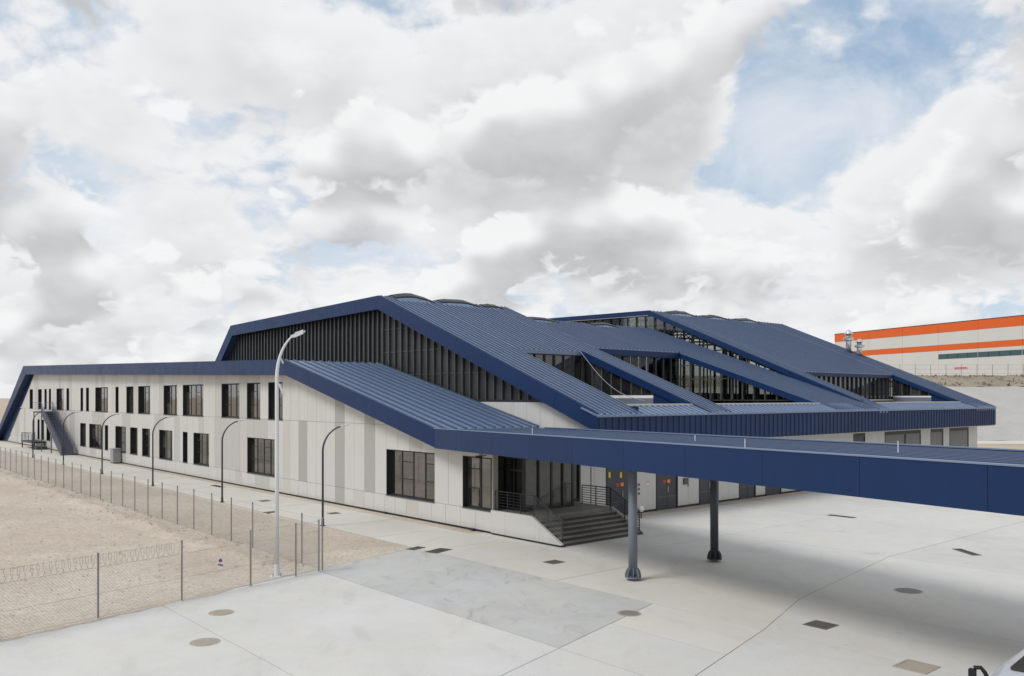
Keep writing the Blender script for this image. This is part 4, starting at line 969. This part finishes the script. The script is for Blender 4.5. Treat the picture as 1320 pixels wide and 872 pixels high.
# ================================================================== covers and grates in the ground
def cover(u, v, r, lab, mat=IRONM, grp=None):
    o = empty('manhole_cover', W(u, v, 0.002), ROT+.4, lab, 'manhole cover', grp)
    MB().lathe([(r+.07, -0.02), (r+.07, 0.006), (r+.02, 0.010), (r+.015, 0.004)], 28).obj('ring', IRONT, o)
    MB().lathe([(r, 0.0), (r, 0.012), (r-.02, 0.014)], 28).obj('lid', mat, o)
    for k in range(5):
        y = (k-2)*r*.32; w = math.sqrt(max(0, (r*.86)**2-y*y)); MB().box(-w, w, y-.02, y+.02, .013, .02).obj('rib', mat, o)
def grate(u, v, a, b, lab, rz=0.0, n=7, mat=IRON, pit=None):
    o = empty('drain_grate', W(u, v, 0.002), ROT+rz, lab, 'drain')
    m = MB()
    for (x0, x1, y0, y1) in ((-a, a, -b, -b+.05), (-a, a, b-.05, b), (-a, -a+.05, -b+.05, b-.05), (a-.05, a, -b+.05, b-.05)): m.box(x0, x1, y0, y1, -.02, .014)
    m.obj('frame', mat, o); MB().box(-a+.05, a-.05, -b+.05, b-.05, -.02, .003).obj('pit', pit or RUBBER, o)
    for k in range(n):
        x = -a+.05+(2*a-.1)*(k+.5)/n; MB().box(x-.025, x+.025, -b+.05, b-.05, .0035, .011).obj('bar', mat, o)
cover(-1.24, -15.57, .30, 'dusty round manhole cover near the foot of the front fence', IRONT); cover(-3.99, -17.12, .32, 'dusty round manhole cover farther out on the yard from the fence', IRONT)
cover(-9.35, -6.34, .30, 'round iron cover at the corner of the grey slab'); cover(-13.49, 2.99, .38, 'round iron cover set in a small patch by the canopy shadow')
grate(3.95, -4.95, .42, .22, 'dark rectangular grate at the tip of the gravel plot', .3); grate(2.85, -4.55, .55, .32, 'larger grey grate beside the grate at the gravel tip', .3)
grate(-2.13, -2.57, .34, .30, 'square drain grate in front of the entrance steps'); grate(-13.79, -3.2, .36, .36, 'dark square grate lying at the edge of the canopy shadow')
grate(-3.07, 18.15, .75, .22, 'long narrow grate near the dark yard doors', 1.57, 9); grate(-11.86, 12.01, .75, .2, 'long narrow grate out in the sunlit yard', .9, 9)
grate(-17.25, -4.95, .42, .40, 'large dusty square cover by the white vehicle', 0, 2, IRONT, IRONT)
grate(16.1, -2.15, .3, .3, 'small square grate in the path below the big lower window'); grate(18.8, -4.6, .35, .28, 'small dark grate at the gravel edge of the path'); 
grate(24.0, -2.6, .3, .3, 'small grate in the path below the lower facade window'); grate(34.5, -1.4, .9, .22, 'long grate by the wall base between path lamps', 1.57, 9)

# ================================================================== fire stair, landing, cabinet by the far facade
fs = bld('fire_stair', 'dark blue steel fire stair rising along the facade to an upper door', 'stair')
U0, U1, ZL = 77.6, 87.2, 4.75; V0, V1 = -1.75, -0.55
for v in (V0, V1):
    MB().prism([(U0, 0.0), (U0+.5, 0.0), (U1+.1, ZL-.25), (U1+.1, ZL+.15), (U0, 0.35)], FUZ, v-.03, v+.03).obj('stringer', STAIRST, fs)
nt = 22
tm = vb(-.16, .16, V0+.04, V1-.04, -.02, .02).mesh('tread', STAIRST)
for i in range(nt): inst('tread', tm, fs, (0, U0+.3+(U1-U0-.3)*(i+.5)/nt, ZL*(i+.5)/nt))
sheet = MB().prism([(U0+.2, 0.12), (U1, ZL-.02), (U1, ZL-.05), (U0+.2, 0.09)], FUZ, V0+.04, V1-.04).obj('underside', STAIRST, fs)
for v in (V0, V1):
    for k in range(1, 5):
        z = 1.05*k/4; MB().tube([(v, U0+.1, .2+z), (v, U1, ZL+z), (v, U1+4.2, ZL+z)], .03 if k == 4 else .018, 5).obj('rail', STAIRST, fs)
    for i in range(8): s = i/7; MB().tube([(v, U0+.1+(U1-U0-.1)*s, .15+ZL*s), (v, U0+.1+(U1-U0-.1)*s, 1.2+ZL*s)], .025, 5).obj('post', STAIRST, fs)
    MB().prism([(U0+.1, .35), (U1, ZL+.15), (U1, ZL+.7), (U0+.1, .9)], FUZ, v-.006, v+.006).obj('mesh_infill', STAIRST, fs)
vb(U1, U1+4.3, V0, -0.08, ZL-.18, ZL).obj('landing', STAIRST, fs)
for u in (U1+.2, U1+4.1): MB().tube([(V0+.06, u, 0), (V0+.06, u, ZL-.1)], .06, 6).obj('post', STAIRST, fs)
MB().tube([(V0+.06, 82.6, 0), (V0+.06, 82.6, 2.3)], .06, 6).obj('post', STAIRST, fs)
ld = bld('door_landing', 'small dark steel landing with railing at the far ground floor door', 'landing')
vb(92.5, 98.5, -1.7, -.08, .72, .95).obj('deck', STEELD_SHADE, ld)
for u in (92.7, 98.3): 
    for v in (-1.6, -.2): vb(u-.06, u+.06, v-.06, v+.06, 0, .72).obj('leg', STEELD_SHADE, ld)
railing(ld, (-1.65, 92.6, .95), (-1.65, 98.4, .95), posts=4, nb=4, mat=STAIRST, r=.03); railing(ld, (-1.6, 98.4, .95), (-.15, 98.4, .95), posts=2, nb=4, mat=STAIRST, r=.03)
vb(90.9, 92.4, -1.5, -.3, .0, .35).obj('step', STEELD_SHADE, ld)
uc = bld('utility_cabinet', 'grey metal utility cabinet standing against the facade between windows', 'cabinet')
vb(61.75, 62.75, -.85, -.15, .1, 1.40).obj('body', CABG, uc); vb(61.70, 62.80, -.90, -.12, 1.40, 1.46).obj('top', CABG, uc); vb(61.8, 62.7, -.8, -.2, 0, .1).obj('plinth', IRON, uc)
vb(61.80, 62.24, -.87, -.852, .16, 1.36).obj('door', CABG, uc); vb(62.26, 62.70, -.87, -.852, .16, 1.36).obj('door', CABG, uc)

# ================================================================== warehouse beyond the bank
wd = Vector((0.331, -0.944, 0)); wl = Vector((92.4, 244, 0)); wr = math.atan2(wd.y, wd.x)
wh = empty('warehouse', (wl.x, wl.y, 10.9), wr, 'big off white warehouse with two orange stripes on the upper terrace', 'building')
xs_ = [0, 13.5, 25.5, 37.0, 48.5, 60, 72, 84, 96, 108, 120]
zz = lambda z: z-10.9
MB().box(0.2, 119.8, 0.2, 60, 0, zz(24.2)).obj('shell', WWALL, wh)
for a, b in zip(xs_, xs_[1:]):
    for (z0, z1, mt, nm) in ((10.9, 17.8, WWALL, 'wall_panel'), (17.8, 19.2, ORANGE, 'orange_stripe'), (19.2, 22.2, WWALL, 'wall_panel'), (22.2, 24.4, ORANGE, 'orange_stripe')):
        MB().box(a+.025, b-.025, 0, 0.18, zz(z0)+.02, zz(z1)-.02).obj(nm, mt, wh)
    if a >= 37:
        w = MB().box(a+.1, b-.1, -.06, -.005, zz(15.75), zz(16.95)).obj('window_strip', TEAL, wh)
        for k in range(1, 4): MB().box(a+(b-a)*k/4-.05, a+(b-a)*k/4+.05, -.09, -.061, zz(15.75), zz(16.95)).obj('mullion', DARK, w)
MB().box(-.05, 120, -.05, 60.1, zz(24.4), zz(24.55)).obj('coping', DARK, wh)
sb = MB().box(41.8, 45.6, -.12, -.01, zz(13.2), zz(13.65)).obj('sign_board', PINK, wh)
for k in range(7): MB().box(42.0+k*.5, 42.34+k*.5, -.15, -.125, zz(13.27), zz(13.58)).obj('letter', RED, sb)
bf = empty('terrace_fence', (0, 0, 0), 0, 'light post fence along the top of the brushy verge', 'fence')
pm = MB().tube([(0, 0, 0), (0, 0, 2.4)], .05, 5).mesh('post', GALV)
for i in range(40):
    x = 74+i*3.0; inst('post', pm, bf, (x, 169-0.04*(x-80), 10.55))
for z in (11.2, 12.0, 12.85): MB().tube([(74, 169+.24, z), (194, 169-.04*114, z)], .02, 4).obj('wire', WIRE, bf)
# dry tufts on the verge
tf = MB(); rs = random.Random(5)
for i in range(4200):
    x = rs.uniform(60, 220); y = rs.uniform(158.5, 170); z = 8.5+(y-158)*.17-0.25; h = rs.uniform(.3, .9); w = rs.uniform(.15, .4); a = rs.uniform(0, math.pi); b0 = len(tf.v); y -= .04*(x-80)
    for k in range(3):
        a2 = a+k*1.05; tf.v += [(x-w*math.cos(a2), y-w*math.sin(a2), z), (x+w*math.cos(a2), y+w*math.sin(a2), z), (x+rs.uniform(-.2, .2), y+rs.uniform(-.2, .2), z+h)]; tf.f.append((b0+3*k, b0+3*k+1, b0+3*k+2))
tag(tf.obj('dry_brush', DRYPL), 'dry brown brush covering the verge below the warehouse', 'brush', kind='stuff')

# ================================================================== parked van at the yard edge
van = empty('parked_van', (9.12, 14.22, 0), math.radians(226), 'white vehicle cab with dark windscreen and black mirror at the yard edge', 'van')
def loft(rings):
    m = MB(); n = len(rings[0])
    for r in rings: m.v += r
    for i in range(len(rings)-1):
        for k in range(n): m.f.append((i*n+k, i*n+(k+1) % n, (i+1)*n+(k+1) % n, (i+1)*n+k))
    m.f += [tuple(range(n))[::-1], tuple((len(rings)-1)*n+k for k in range(n))]; return m
def ring(x, w, z0, z1, tw):
    return [(x, -w, z0), (x, w, z0), (x, w, z0+(z1-z0)*.5), (x, tw+.06, z1-.14), (x, tw-.10, z1-.02), (x, 0, z1), (x, -tw+.10, z1-.02), (x, -tw-.06, z1-.14), (x, -w, z0+(z1-z0)*.5)]
body = loft([ring(-2.3, .86, .45, 1.85, .70), ring(-2.2, .92, .35, 1.95, .76), ring(0.4, .94, .35, 2.0, .78), ring(.9, .94, .35, 1.93, .76), ring(1.55, .93, .35, 1.42, .84), ring(1.75, .92, .35, 1.12, .80), ring(2.25, .84, .4, .92, .70), ring(2.35, .74, .45, .75, .62)]).obj('body', VANW, van)
def slopez(x): return 1.93+(1.12-1.93)*(x-.9)/(.85)
ws = MB().hexa([(.98, -.68, slopez(.98)-.02), (1.68, -.76, slopez(1.68)+.05), (1.68, .76, slopez(1.68)+.05), (.98, .68, slopez(.98)-.02), (.99, -.68, slopez(.98)+.03), (1.70, -.76, slopez(1.68)+.10), (1.70, .76, slopez(1.68)+.10), (.99, .68, slopez(.98)+.03)]).obj('windscreen', GLASS2, van)
for s in (-1, 1):
    arm = MB().tube([(.85, s*.80, 1.72), (.85, s*.88, 1.9), (.86, s*.94, 1.97), (.90, s*1.04, 1.96)], .035, 6).obj('mirror', RUBBER, van); MB().box(.84, .95, s*1.06-.05, s*1.06+.05, 1.70, 1.93).obj('mirror_housing', RUBBER, arm)
    MB().box(-.2, .85, s*.93-.02, s*.93+.02, 1.2, 1.66).obj('side_window', GLASS2, van)
    MB().box(2.28, 2.36, s*.58-.14, s*.58+.14, .68, .8).obj('headlight', CHROME, van)
    for x in (-1.5, 1.55):
        w = MB(); w.smooth = False; w.tube([(x, s*.74, .33), (x, s*.95, .33)], .33, 20); wo_ = w.obj('wheel', RUBBER, van); MB().tube([(x, s*.93, .33), (x, s*.965, .33)], .2, 16).obj('rim', CHROME, wo_)
MB().box(2.25, 2.42, -.8, .8, .38, .55).obj('bumper', RUBBER, van)
MB().box(-1.9, .62, -.56, .56, 1.975, 2.012).obj('roof_window', GLASS2, van)
